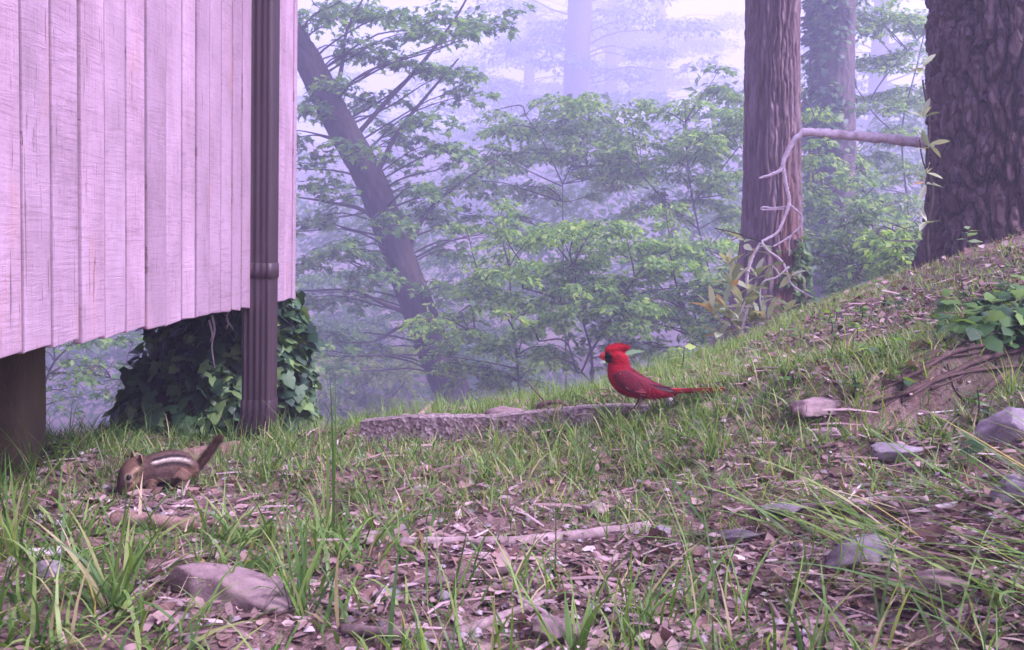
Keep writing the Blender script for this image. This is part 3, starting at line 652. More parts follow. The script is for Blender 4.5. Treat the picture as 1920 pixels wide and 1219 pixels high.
understory('maple_sapling', 'slender forked sapling with pale topmost leaves, right of the leaning tree', 18.0,
    [[(1062, 760), (1060, 600), (1056, 470), (1055, 345)], [(1055, 345), (1020, 270), (985, 215)], [(1055, 345), (1080, 290), (1110, 215), (1120, 180)], [(1055, 350), (1000, 325), (950, 300)]],
    [(960,235,.2,75),(1035,185,0,60),(1100,205,-.2,75),(1000,285,.3,75),(1080,280,-.3,70),(1150,255,.2,70),(925,305,0,70),(1175,330,.3,70),(1040,235,.4,75),(1130,305,.4,60),(1020,350,.6,50),(880,340,.3,60)], LEAF_OVAL, 'leaf_bright', .10, 1350, 51)
understory('maple_sapling', 'broad layered sapling with bright drooping sprays, close left of the shaggy trunk', 16.0,
    [[(1345, 700), (1340, 560), (1310, 430), (1290, 320), (1285, 230)], [(1310, 430), (1250, 380), (1205, 330)], [(1300, 380), (1350, 320), (1390, 270)]],
    [(1200,265,.2,75),(1285,195,0,70),(1335,250,-.2,80),(1260,300,.3,80),(1365,325,-.3,75),(1315,375,.3,75),(1225,395,.1,75),(1390,225,.2,70),(1180,315,.4,60),(1385,400,.3,65),(1300,290,.5,70),(1350,170,.5,60)], LEAF_OVAL, 'leaf_bright', .095, 1450, 52)
understory('understory_bush', 'low spreading bush of layered green sprays directly behind the red bird', 12.0,
    [[(1112, 760), (1108, 660), (1090, 590), (1075, 500)], [(1108, 660), (1150, 590), (1190, 520)], [(1090, 600), (1040, 560), (980, 540)], [(1110, 650), (1085, 700), (1060, 640), (1010, 640)]],
    [(1040,425,.1,75),(1120,415,-.1,80),(1180,455,.2,80),(1075,500,-.2,85),(1160,530,.3,85),(1100,575,-.3,85),(1190,600,.2,75),(1010,500,.3,75),(1030,570,.2,75),(1240,560,.4,70),(1050,650,.3,60),(1150,640,.5,65)], LEAF_OVAL, 'leaf_bright', .085, 1650, 53, fill=3)
understory('understory_bush', 'dark leafy bush with low fans of leaves at foot of leaning tree', 13.5,
    [[(975, 770), (970, 680), (960, 600), (955, 500)], [(970, 680), (920, 640), (880, 620)], [(965, 620), (930, 560), (900, 520)]],
    [(955,455,.1,75),(895,545,0,70),(950,560,.2,75),(880,625,-.1,65),(940,640,-.2,70),(1000,610,.2,70),(900,690,-.2,60),(985,690,.2,60),(860,590,.4,55),(930,505,.4,70),(870,690,.1,50)], LEAF_OVAL, 'leaf_bright', .085, 1550, 54, fill=3)
understory('understory_bush', 'spreading dark green bush growing between the red bird and shaggy trunk', 12.5,
    [[(1300, 700), (1295, 620), (1270, 540), (1255, 470)], [(1295, 620), (1340, 560), (1370, 500)], [(1285, 580), (1240, 540), (1215, 500)]],
    [(1250,470,.1,75),(1330,455,.2,75),(1290,530,-.1,80),(1220,500,.3,65),(1350,540,.2,70),(1270,600,-.2,80),(1340,610,.1,75),(1205,640,.2,60),(1300,650,.3,65),(1385,500,.4,60),(1230,590,.4,70)], LEAF_OVAL, 'leaf_bright', .082, 1600, 55, fill=3)
understory('yellow_bush', 'pale yellow green bush low in the valley behind the leaning trunk', 22.0,
    [[(690, 850), (690, 780), (680, 720), (670, 690)], [(690, 790), (740, 740), (770, 700)], [(688, 760), (630, 720), (600, 690)]],
    [(600,690,0,70),(660,680,.2,70),(720,700,-.2,70),(770,690,.2,60),(640,735,.1,75),(720,750,-.1,75),(600,760,.2,70),(680,785,0,70),(760,765,.2,60)], LEAF_OVAL, 'leaf_yellow', .125, 800, 56)
understory('hazy_bush', 'bluish hazy bush filling the valley below the building corner', 26.0,
    [[(640, 900), (640, 800), (630, 640), (620, 520)], [(635, 700), (740, 620), (820, 560)]],
    [(600,520,0,80),(680,600,.3,80),(590,600,-.3,75),(760,590,.2,80),(830,620,0,75),(720,660,.3,75),(610,720,-.2,80),(830,720,.2,80),(880,660,.1,75),(920,740,.2,70),(840,480,.3,65),(920,560,.4,75)], LEAF_OVAL, 'leaf_maple', .15, 420, 57)
understory('leafy_tree', 'misty green tree spreading layered limbs between the ivy clad and massive trunks', 18.0,
    [[(1700, 560), (1705, 420), (1690, 250), (1720, 120), (1760, -60)], [(1618, 215), (1655, 150), (1735, 60), (1800, 10)], [(1630, 330), (1680, 320), (1760, 305)], [(1690, 260), (1640, 215), (1606, 165)]],
    [(1630,30,.2,75),(1700,25,-.2,75),(1720,95,.1,75),(1660,115,.3,70),(1640,190,0,65),(1710,170,.3,75),(1690,245,-.2,75),(1640,285,.2,70),(1715,310,.1,75),(1560,255,.4,60),(1545,195,.6,60),(1535,320,.3,60),(1600,360,.1,75),(1670,365,-.1,75),(1720,390,.2,70),(1510,110,.5,55),(1505,270,.4,55),(1600,-30,.3,80)], LEAF_OVAL, 'leaf_bright', .10, 1100, 58)
understory('leafy_tree', 'bright sapling showing lit leaves between shaggy and ivy clad trunks', 14.0,
    [[(1560, 560), (1555, 460), (1540, 330), (1530, 230)], [(1555, 450), (1600, 390), (1640, 350)]],
    [(1530,205,0,50),(1545,290,-.1,55),(1515,345,.1,55),(1590,330,0,50),(1640,385,.1,60),(1570,390,-.1,60),(1530,430,0,55),(1620,440,.1,65),(1690,430,.2,65)], LEAF_OVAL, 'leaf_bright', .095, 1200, 59)
for k, (lab, px, py, Y, wid, mt, sd_) in enumerate([
        ('dense low shrub in the hollow between shaggy and massive trunks', 1640, 455, 11.0, 95, 'leaf_shrub', 61),
        ('bright small leaved shrub tucked against the massive trunk', 1700, 470, 8.5, 60, 'leaf_bright', 62),
        ('shrub with pale leaf tips just right of shaggy trunk foot', 1590, 500, 9.5, 65, 'leaf_shrub', 63),
        ('dark low shrub left of the shaggy trunk foot', 1385, 590, 10.0, 70, 'leaf_shrub', 64)]):
    q = np.random.default_rng(sd_)
    sp_ = [(px + q.normal(0, wid * .6), py + q.uniform(-55, 55), q.uniform(-.3, .3), q.uniform(28, 45)) for _ in range(22)]
    understory('shrub', lab, Y, [[(px, py + 90), (px + 4, py + 40), (px, py), (px - 5, py - 40)], [(px, py + 50), (px + wid * .4, py), (px + wid * .6, py - 30)]], sp_, LEAF_OVAL, mt, .07, 1700, sd_, r0=.014, thick=.05, group='shrubs on the slope', cat='shrub')
# the dark branch seen under the building
understory('hanging_branch_tree', 'dark leafy sapling seen through the gap beneath the building', 11.0,
    [[(60, 880), (70, 780), (95, 690), (140, 640)], [(95, 700), (160, 700), (240, 715)]],
    [(130,640,0,55),(190,625,.1,60),(250,640,.2,60),(150,690,-.1,50),(210,680,.1,55),(275,690,.1,50),(240,730,0,45),(130,745,.1,40),(80,650,.2,50)], LEAF_MAPLE, 'leaf_maple', .075, 640, 66)
# misty trees far across the valley
for k, (lab, px, Y, w_px, lean_) in enumerate([('tall ghostly trunk fading into the mist above the saplings', 1078, 66, 52, .0), ('faint misty trunk beside the tallest ghostly one', 1138, 92, 24, .01), ('faint tilted trunk almost lost in mist near shaggy trunk', 1235, 100, 26, -.02), ('thin faint trunk in the mist right of leaning tree', 985, 96, 20, .015), ('pale misty trunk far behind the ivy clad tree', 1640, 66, 34, 0)]):
    b = P(px, 300, Y); zb = g1(b.x, Y) - .3; r = w_px / F * Y / 2; zs_ = np.linspace(zb, 24, 60)
    root = thing('misty_tree', lab, 'tree', (b.x, Y, zb), 0, 'trees far off in the mist')
    path_ = np.stack([(zs_ - b.z) * lean_ + .05 * np.sin(zs_), 0 * zs_, zs_ - zb], -1)
    link('trunk', trunk_mesh(path_, np.linspace(r * 1.15, r * .6, 60), 24, bark_plates(12, .6, .02, 70 + k), .2, .6), 'bark_grey', root)
    q = np.random.default_rng(90 + k); sp_ = []
    for t in range(46):
        a_ = q.uniform(0, 6.28); d_ = q.uniform(.6, 8); sp_.append((b.x + d_ * math.cos(a_), Y + d_ * math.sin(a_) * .7, q.uniform(zb + 3, 21), q.uniform(1.0, 2.2)))
    crown_parts(root, sp_, path_ + np.array(root.location), LEAF_KITE, 'leaf_far', .34, 70, 90 + k, limb_r=.05, nlimb=8, thick=.2, ntwig=1)
# a far-off wood that reads as one mass
q = np.random.default_rng(200); nn_ = 260
wx = q.uniform(-50, 60, nn_); wy = q.uniform(26, 104, nn_); wh = q.uniform(.3, 9, nn_)
keep = ~((np.abs(wx + 2) < 3) & (wy < 22) & (wh > 3))
sp_ = [(x, y, float(z) + h, r) for x, y, z, h, r in zip(wx, wy, gz(wx, wy), wh, q.uniform(1.2, 2.8, nn_))]
pp, az, el, ro, sz = spray_leaves(sp_, 45, .36, .2, .4, 201)
nb = 460; wx = q.uniform(-26, 26, nb); wy = q.uniform(25, 46, nb); wt = np.interp(wx / wy, [-.6, -.25, -.05, .1, .3, .6], [1.6, 2.0, 2.4, 4.2, 5.5, 7])
b_ = spray_leaves([(x, y, -4.2 + (h + 4.2) * u_, r) for x, y, h, u_, r in zip(wx, wy, wt, q.uniform(0, 1, nb), q.uniform(.9, 1.9, nb))], 58, .30, .25, .3, 203)
pp, az, el, ro, sz = [np.concatenate(z_) for z_ in zip((pp, az, el, ro, sz), b_)]
wood = link('far_wood', leafmesh('far_wood', LEAF_KITE, pp, az, el, ro, sz), 'leaf_far')
tag(wood, 'far off green woodland on the valley sides dissolving in mist', 'woodland', kind='stuff')

# ------------------------------------------------------------------ the mist
hz_me = box(-82, 82, -32, 134, -9.5, 25.2)
hz_o = link('haze', hz_me); tag(hz_o, 'pale violet morning mist filling the valley and woods', 'mist', kind='stuff')
m, N, L, o = newmat('mist'); pv = N.new('ShaderNodeVolumePrincipled')
pv.inputs['Color'].default_value = (.75, .77, 1.0, 1); pv.inputs['Density'].default_value = .0135; pv.inputs['Anisotropy'].default_value = .25
L.new(pv.outputs[0], o.inputs['Volume']); hz_me.materials.append(m)
# ================================================================== NEAR PLANTS
def pos3(x, y, lift=0.0): return Vector((x, y, g1(x, y) + lift))
# ---- ivy grown over the corner pier
ic = P(405, 840, 2.72); icx, icy = ic.x, ic.y + .12
ivy = thing('ivy_mound', 'dark glossy ivy smothering the corner pier beneath the building', 'ivy', (icx, icy, g1(icx, icy) - .03))
iz0 = ivy.location.z
def ivy_r(t, a):
    """radius of the mound at height fraction t and bearing a: wide foot, narrower neck, skewed to the left"""
    return (.140 + .125 * (1 - t) ** 1.3 * (1 + .70 * np.cos(a - 3.1)) - .03 * sst(.8, 1, t) + .02 * np.sin(3 * a + 5 * t)) * 1.0
tt, aa = np.meshgrid(np.linspace(0, 1, 24), np.linspace(0, 2 * np.pi, 40, endpoint=False), indexing='ij')
ih = .43
rr = ivy_r(tt, aa) * .86 + .015 * fbm(aa * 3, tt * 6, 8); cxs = .045 * tt
cv = np.stack([cxs + rr * np.cos(aa), rr * np.sin(aa), tt * ih], -1).reshape(-1, 3)
ii = np.arange(23)[:, None] * 40; jj = np.arange(40)[None]; kk = (jj + 1) % 40
link('stem_mass', mesh_np('core', cv, np.stack([ii + jj, ii + kk, ii + 40 + kk, ii + 40 + jj], -1).reshape(-1, 4)), 'bare_earth', ivy)
q = np.random.default_rng(12); m = 2600
t_ = q.uniform(0, 1, m) ** .9; a_ = q.uniform(0, 2 * np.pi, m); r_ = ivy_r(t_, a_) * (1 + q.uniform(-.10, .14, m)) + .02 * np.sin(a_ * 7 + t_ * 12)
ip3 = np.stack([icx + .045 * t_ + r_ * np.cos(a_), icy + r_ * np.sin(a_), iz0 + t_ * ih], -1)
iaz = a_ + q.normal(0, .8, m); iel = q.normal(-.75, .45, m); iro = q.normal(0, .5, m); isz = q.uniform(.024, .052, m)
front = np.argsort(ip3[:, 1] - .4 * isz)[:270]; rest = np.setdiff1d(np.arange(m), front)
ivy_leaf = leafobj_mats(LEAF_IVY, 'ivy_leaf', 'leaf_ivy')
for k in front: place_leaf('leaf', ivy_leaf, ivy, ip3[k], iaz[k], iel[k], iro[k], isz[k])
tag(link('foliage', leafmesh('foliage', LEAF_IVY, ip3[rest] - np.array(ivy.location), iaz[rest], iel[rest], iro[rest], isz[rest]), 'leaf_ivy', ivy), kind='stuff')
for k, pl in enumerate([[(398, 592), (402, 620), (397, 650), (403, 690)], [(430, 580), (425, 598), (434, 612), (438, 618)], [(424, 590), (428, 605), (424, 617)], [(392, 600), (398, 628), (394, 640)]]):
    p = [P(x, y, 2.42) - ivy.location for x, y in pl]; la = Acc(); la.add(*tube(curve(p, 14), np.linspace(.0028, .0012, 14), 5, .2, k)); link('aerial_root', la.mesh('aerial_root'), 'pale_dead_wood', ivy)

# ---- rhododendron with the long bare limb
rh = thing('rhododendron', 'rhododendron with long bare pale limb crossing before the shaggy trunk and pale leaf whorls', 'shrub', tuple(P(1812, 520, 4.62)))
RO = rh.location
def limb_px(name, pl, Y, r0, r1, mat='pale_dead_wood', seed=0, par=rh, n_=22, dY=0.0):
    p = [P(x, y, Y + dY * i_ / max(1, len(pl) - 1)) - par.location for i_, (x, y) in enumerate(pl)]
    cv_ = curve(p, n_ * 2); cv_ = cv_ + np.random.default_rng(seed).normal(0, r1 * .10, cv_.shape); la = Acc(); la.add(*tube(cv_, np.linspace(r0, r1, n_ * 2), 10, .18, seed)); return link(name, la.mesh(name), mat, par)
limb_px('stem', [(1812, 530), (1815, 420), (1800, 310), (1768, 276), (1700, 264), (1620, 256), (1560, 251), (1502, 247)], 4.62, .028, .016, seed=1, n_=40, dY=-.12)
limb_px('limb', [(1512, 246), (1490, 262), (1472, 296), (1464, 318), (1445, 328), (1424, 334)], 4.5, .013, .005, seed=2)
limb_px('limb', [(1468, 312), (1474, 345), (1480, 378), (1474, 400)], 4.5, .008, .007, seed=3)
limb_px('limb', [(1480, 382), (1466, 420), (1455, 438), (1428, 454), (1418, 470)], 4.48, .0065, .005, seed=4)
limb_px('limb', [(1428, 454), (1440, 470), (1462, 486), (1474, 505), (1482, 530), (1500, 545), (1524, 558)], 4.47, .006, .003, seed=5)
limb_px('limb', [(1482, 385), (1503, 405), (1500, 425), (1482, 445), (1480, 480)], 4.5, .005, .003, seed=6)
limb_px('limb', [(1483, 386), (1450, 390), (1432, 388), (1430, 393), (1470, 392)], 4.52, .004, .003, seed=7)
limb_px('limb', [(1484, 442), (1468, 452), (1450, 462)], 4.48, .005, .003, seed=8)
limb_px('limb', [(1422, 462), (1412, 480), (1405, 500), (1400, 520), (1404, 560), (1395, 600), (1388, 640)], 4.46, .006, .008, seed=9)
limb_px('limb', [(1406, 510), (1390, 505), (1376, 500), (1364, 496)], 4.45, .004, .002, seed=10)
limb_px('limb', [(1400, 560), (1385, 590), (1370, 600)], 4.45, .004, .002, seed=11)
limb_px('limb', [(1480, 500), (1455, 520), (1430, 530), (1425, 560), (1432, 600)], 4.46, .004, .003, seed=12)
limb_px('limb', [(1440, 458), (1390, 440), (1340, 428)], 4.47, .0035, .002, 'twig_bark', seed=13)
rleaf = leafobj_mats(LEAF_LONG, 'rhododendron_leaf', 'leaf_rhododendron')
def whorl(par, px, py, Y, n_, L_, seed, el=.55, spread=.45):
    q = np.random.default_rng(seed); c = P(px, py, Y); a0 = q.uniform(0, 6)
    for k in range(n_):
        place_leaf('leaf', rleaf, par, c + Vector((0, 0, q.uniform(-.01, .01))), a0 + k * 6.28 / n_ + q.normal(0, .25), el + q.normal(0, spread), q.normal(0, .5), L_ * q.uniform(.7, 1.15))
for k, (x, y, n_, L_, el) in enumerate([(1366, 497, 9, .085, .75), (1418, 468, 6, .075, -.2), (1445, 500, 6, .085, -.7), (1405, 540, 6, .085, .3), (1372, 598, 8, .095, .5), (1388, 615, 7, .09, .1), (1432, 600, 8, .10, .35), (1412, 565, 7, .08, .5), (1452, 560, 6, .085, -.1), (1470, 585, 5, .08, .1), (1345, 600, 6, .08, .3), (1395, 455, 5, .09, -.1), (1484, 515, 5, .09, .2), (1360, 575, 8, .10, .6), (1420, 520, 7, .09, .5), (1452, 610, 7, .10, .4), (1390, 575, 8, .10, .8), (1350, 625, 7, .10, .2), (1375, 540, 8, .11, .9), (1335, 585, 7, .11, .7), (1405, 605, 9, .11, .7)]):
    whorl(rh, x, y, 4.45 + .02 * (k % 3), n_, L_, 300 + k, el)
rh2 = thing('rhododendron_shoot', 'upright rhododendron shoots with pale leaf whorls hugging the massive trunk left flank', 'shrub', tuple(P(1742, 520, 4.2)))
limb_px('stem', [(1742, 520), (1738, 440), (1748, 360), (1738, 300), (1742, 230), (1730, 150)], 4.2, .009, .004, 'twig_bark', 20, rh2, 30)
limb_px('limb', [(1745, 340), (1730, 300), (1724, 262)], 4.2, .004, .002, 'twig_bark', 21, rh2)
for k, (x, y, n_, L_, el) in enumerate([(1730, 128, 5, .065, .3), (1732, 222, 6, .075, .6), (1742, 275, 6, .075, .1), (1738, 322, 5, .07, -.3), (1736, 345, 5, .07, .2), (1737, 415, 5, .07, .2)]):
    whorl(rh2, x, y, 4.18, n_, L_, 340 + k, el)

# ---- ivy hanging over the eroded bank
bi = thing('ground_ivy', 'bright green ivy spilling over the eroded bank beside bare roots', 'ivy', tuple(G(1850, 640)))
bl = leafobj_mats(LEAF_IVY, 'bank_ivy_leaf', 'leaf_ivy_bank')
q = np.random.default_rng(21)
for k in range(150):
    px, py = q.uniform(1765, 1960), q.uniform(540, 655)
    if py < 655 - (px - 1765) * .62 - 25 and px < 1880: py = 600 + q.uniform(-20, 45)
    p = G(px, py, q.uniform(.008, .05)); place_leaf('leaf', bl, bi, p, -1.6 + q.normal(0, .9), -.35 + q.normal(0, .35), q.normal(0, .4), q.uniform(.026, .055))
for k, pl in enumerate([[(1770, 650), (1820, 615), (1870, 590), (1940, 560)], [(1790, 660), (1850, 640), (1930, 630)]]):
    la = Acc(); la.add(*tube(curve([G(x, y, .012) - bi.location for x, y in pl], 16), np.linspace(.003, .002, 16), 5)); link('vine', la.mesh('vine'), 'twig_bark', bi)
# ---- bare roots in the bank
ro_ = thing('bare_roots', 'tangle of bare brown roots exposed in the eroded bank', 'roots', tuple(G(1800, 700)))
for k, (pl, r0) in enumerate([([(1655, 735), (1720, 712), (1790, 680), (1860, 655), (1960, 635)], .008), ([(1640, 770), (1710, 742), (1780, 705), (1850, 690), (1960, 665)], .010), ([(1690, 760), (1760, 730), (1840, 700), (1960, 690)], .006), ([(1700, 705), (1760, 690), (1830, 668), (1900, 650)], .004), ([(1800, 720), (1850, 690), (1900, 665)], .004), ([(1745, 748), (1800, 712), (1880, 676), (1950, 655)], .005), ([(1600, 775), (1650, 768), (1700, 752)], .006), ([(1830, 760), (1880, 715), (1960, 690)], .014), ([(1776, 695), (1790, 735), (1815, 760)], .003), ([(1860, 668), (1870, 700), (1862, 730)], .003)]):
    q = np.random.default_rng(400 + k); r0 *= .55; p = [G(x, y, r0 * .7 + q.uniform(.0, .018)) - ro_.location for x, y in pl]
    la = Acc(); la.add(*tube(curve(p, 26), np.linspace(r0 * .8, r0, 26), 8, .22, k)); link('root', la.mesh('root'), 'root_bark', ro_)

# ---- small leafy plants
def seedling(label, px, py, hpx, leaves_, mat, seed, size, stem_mat='twig_bark', name='seedling', cat='plant', base=None, tm=LEAF_OVAL):
    b = base if base is not None else G(px, py); Y = b.y; root = thing(name, label, cat, tuple(b)); q = np.random.default_rng(seed)
    top = Vector((q.normal(0, .006), q.normal(0, .006), hpx / F * Y))
    la = Acc(); la.add(*tube(curve([(0, 0, -.01), top * .5 + Vector((.004, 0, 0)), top], 9), np.linspace(.0022, .001, 9), 5)); link('stem', la.mesh('stem'), stem_mat, root)
    me = leafobj_mats(tm, 'seedling_leaf', mat)
    for k in range(leaves_):
        t = .35 + .65 * (k + 1) / leaves_
        place_leaf('leaf', me, root, Vector(b) + top * t, k * 2.4 + q.normal(0, .3), q.uniform(-.2, .45), q.normal(0, .4), size * q.uniform(.7, 1.2))
    return root
seedling('brown stalked weed with green leaves on bank beside the lilac stone', 1808, 905, 85, 12, 'leaf_ivy_bank', 1, .030, 'rotten_wood')
seedling('pale leaved seedling growing just behind the red bird head', 1165, 742, 92, 7, 'leaf_pale', 2, .050, base=Vector(P(1160, 748, 2.42)))
seedling('low seedling with yellow green leaflets behind the red bird back', 1270, 720, 70, 9, 'leaf_bright', 3, .034, base=Vector(P(1270, 718, 2.7)))
seedling('broad leaved weed at the edge of dark hollow in bank', 1690, 755, 60, 9, 'leaf_ivy_bank', 4, .030)
seedling('small weed between flat pink stone and bare roots', 1600, 745, 45, 7, 'leaf_ivy_bank', 5, .026)
seedling('sprig of pale leaves sprouting from massive trunk foot', 1812, 470, 40, 7, 'leaf_pale', 6, .055, base=Vector(P(1812, 470, 4.02)))
seedling('leafy weed in grass beside the big lilac rock', 1830, 800, 70, 11, 'leaf_ivy_bank', 7, .028)
seedling('small weed under the building beside the rusty pier', 120, 865, 40, 9, 'leaf_bright', 8, .022)
for k in range(26):
    q = np.random.default_rng(700 + k); px = q.uniform(1440, 1900); py = np.interp(px, [1440, 1600, 1720, 1900], [640, 575, 545, 500]) + q.uniform(5, 120)
    r_ = seedling(('leafy mid green seedling on the grassy bank below the big trunks', 'tiny bright yellow green seedling on the grassy bank below the trunks', 'tiny dark green seedling on the grassy bank below the trunks')[k % 3], px, py, q.uniform(14, 30), int(q.integers(4, 7)), ('leaf_ivy_bank', 'leaf_bright', 'leaf_shrub')[k % 3], 720 + k, .030)
    r_['group'] = 'seedlings on the bank'

# ================================================================== STONES AND STICKS
def stone(label, px, py, wpx, hpx, mat, seed, dep=.8, tilt=0.0, name='stone', sharp=.35, base=None, sink=.35):
    b = base if base is not None else G(px, py); s_ = b.y / F; w, h = wpx * s_ / 2, hpx * s_ / 2
    bm = bmesh.new(); bmesh.ops.create_icosphere(bm, subdivisions=4, radius=1)
    co = np.array([v.co[:] for v in bm.verts]); q = np.random.default_rng(seed)
    # cut facets with random planes, then roughen
    for _ in range(16):
        nrm = q.normal(0, 1, 3); nrm /= np.linalg.norm(nrm); d = co @ nrm; lim = q.uniform(.45, .8); ex = np.maximum(0, d - lim); co = co - ex[:, None] * nrm * .92
    nzv = fbm(co[:, 0] * 3 + seed, co[:, 1] * 3 + co[:, 2] * 2.2, seed, 4); co = co * (1 + .22 * nzv[:, None])
    co = co / np.abs(co).max(0)
    for v, c in zip(bm.verts, co): v.co = Vector((c[0] * w, c[1] * w * dep, c[2] * h))
    for f_ in bm.faces: f_.smooth = True
    me = bpy.data.meshes.new('stone'); bm.to_mesh(me); bm.free()
    o = link(name, me, mat, None, Vector((b.x, b.y, b.z + h * (1 - sink * 2) * .9))); o.rotation_euler = (q.normal(0, .05), tilt, q.uniform(-.3, .3)); return tag(o, label, 'stone')
stone('large flat lilac pink stone half sunk among foreground grass', 432, 1120, 320, 92, 'stone_pink', 1, .5, .03)
stone('rounded grey lilac stone lying between arching foreground grass blades', 1618, 1052, 150, 78, 'stone_grey', 2, .7, -.1)
stone('flat pinkish slab of stone on the grassy bank right of the bird', 1530, 776, 106, 44, 'stone_pink', 3, .7, -.22, sink=.2)
stone('small brown pink stone below the flat pinkish slab', 1554, 822, 54, 36, 'stone_pink', 4, .8)
stone('flat pale stone lying in grass below the bare roots', 1668, 858, 110, 44, 'stone_grey', 5, .7, -.1)
stone('big lumpy lilac rock set in the bank below ivy and roots', 1893, 818, 130, 110, 'stone_grey', 6, .8)
stone('smooth tilted lilac rock at the foot of the bank', 1895, 945, 150, 80, 'stone_grey', 7, .6, -.32)
stone('angular pink stone with sharp top near forked brown stick', 1035, 1195, 90, 62, 'stone_pink', 8, .7)
stone('rusty pink stone touching the angular sharp topped one', 1085, 1202, 60, 52, 'stone_pink', 9, .8, .2)
stone('small pale pink wedge of stone above the long stick', 1116, 966, 56, 34, 'stone_pink', 10, .8, sink=.25)
stone('flat pale stone lying on top of concrete kerb', 945, 781, 86, 26, 'stone_pink', 11, .45, sink=.15, base=Vector(P(945, 782, 2.27)))
stone('thin flat slate grey stone near the long thin twig', 1478, 955, 110, 24, 'stone_grey', 12, .8, -.1)
stone('round lilac stone in front of the dark stick', 835, 1128, 54, 42, 'stone_grey', 13, .8)
stone('pale lilac stone beside the dark stick lower end', 735, 1125, 66, 34, 'stone_grey', 14, .8)
stone('white pebble in grass under the red bird tail', 1256, 762, 20, 26, 'stone_white', 15, .9, sink=.2)
stone('pink brown stone in the bare soil left of arching blades', 1765, 1098, 110, 54, 'stone_pink', 16, .8)
stone('tan flat stone beside the large flat lilac one', 330, 1142, 66, 30, 'stone_pink', 17, .8)
stone('small mauve stone in grass left of the large flat lilac one', 95, 1078, 60, 44, 'stone_grey', 18, .9)
stone('grey stone at the end of long pale stick', 1240, 1000, 44, 26, 'stone_grey', 19, .9)
stone('flat mauve stone in soil above the grey lilac stone', 1380, 1010, 90, 30, 'stone_grey', 20, .8)
stone('pale chunk of stone in grass left of long stick', 690, 1015, 80, 30, 'stone_pink', 21, .8)
stone('small white stone flake by the thin twig', 1385, 1052, 38, 16, 'stone_white', 22, .9, .2)

def stick(label, pl, r0, r1, mat, seed, name='stick', lift=None):
    pts_ = [G(x, y, (lift if lift is not None else max(r0, r1) * .55)) for x, y in pl]; b = pts_[0]
    o = tubeobj(name, pts_, r0, r1, mat, None, 10, 30, .2, seed, loc=b); return tag(o, label, 'stick')
stick('long straight pale stick lying across bare soil in the middle', [(745, 1024), (850, 1022), (960, 1022), (1080, 1012), (1215, 994)], .0062, .0085, 'stick_bark', 1)
stick('dark thin stick lying in soil below the long pale one', [(742, 1108), (800, 1098), (880, 1086), (965, 1072)], .0042, .0055, 'stick_dark', 2)
stick('short forked brown stick pointing towards the angular pink stone', [(860, 1192), (900, 1178), (945, 1160), (1015, 1132)], .0062, .0045, 'stick_bark', 3)
stick('long thin brown twig running through bare soil', [(1300, 1036), (1420, 1020), (1560, 1000), (1690, 985), (1830, 962)], .0024, .0018, 'stick_bark', 4)
stick('weathered stick with pale upper edge at bank foot', [(1500, 955), (1580, 950), (1660, 944), (1738, 946)], .0036, .0075, 'stick_bark', 5)
stick('pale grooved stick below the weathered one', [(1690, 968), (1740, 958), (1795, 950)], .0030, .0045, 'pale_dead_wood', 6)
stick('dark rotten stick lying along the bottom foreground grass', [(640, 1186), (720, 1192), (790, 1198), (860, 1200)], .0062, .0050, 'stick_dark', 7)
stick('thick rotten chunk of branch in front of chipmunk', [(212, 985), (262, 986), (310, 992), (372, 992)], .0125, .011, 'rotten_wood', 8)
stick('thin reddish sliver of wood under the long pale stick', [(812, 1050), (860, 1047), (905, 1044)], .0022, .0018, 'rotten_wood', 9)
stick('leaning rotten stub of stick on grassy bank behind the tail', [(1388, 782), (1405, 765), (1422, 748), (1436, 732)], .011, .006, 'stick_dark', 10)
stick('thin pale twig lying near the bare roots below ivy', [(1720, 778), (1760, 774), (1800, 770)], .002, .0015, 'pale_dead_wood', 11)
stick('thin brown twig above the weathered stick', [(1545, 915), (1620, 910), (1720, 905)], .0020, .0014, 'stick_bark', 12)
stick('short tilted twig poking up beside flat slate grey stone', [(1590, 945), (1602, 930), (1615, 915)], .0018, .0012, 'pale_dead_wood', 13, lift=.006)
stick('dark twig in soil right of the large flat lilac stone', [(690, 1150), (650, 1140), (600, 1128)], .003, .002, 'stick_dark', 14)
tw_ = [P(985, 712, 2.16), P(1005, 735, 2.17), P(1020, 752, 2.18), P(1034, 776, 2.19)]
tag(tubeobj('twig', tw_, .0012, .0018, 'stick_dark', None, 7, 16, .15, 15, loc=tw_[0]), 'thin dark twig leaning against the kerb beside the arched root', 'twig')
ra = thing('arched_root', 'short dark arched root looping above the concrete kerb', 'root', tuple(P(1010, 772, 2.20)))
la = Acc(); la.add(*tube(curve([P(x, y, 2.20) - ra.location for x, y in [(1008, 778), (1010, 764), (1018, 757), (1040, 754), (1058, 757), (1066, 768), (1067, 778)]], 26), np.linspace(.0055, .0035, 26), 9, .2, 3)); link('root', la.mesh('root'), 'root_bark', ra)
bd = link('flat_wood_scrap', box(-.055, .055, -.02, .02, -.003, .003, .0015), 'rotten_wood', None, G(205, 1022, .005)); bd.rotation_euler = (.05, -.05, .25); tag(bd, 'flat scrap of pink brown wood below the rotten branch chunk', 'wood scrap')
bd = link('flat_wood_scrap', box(-.05, .05, -.014, .014, -.002, .002, .001), 'pale_dead_wood', None, G(130, 1040, .006)); bd.rotation_euler = (.05, .05, .6); tag(bd, 'narrow scrap of grey wood in grass near left foreground', 'wood scrap')

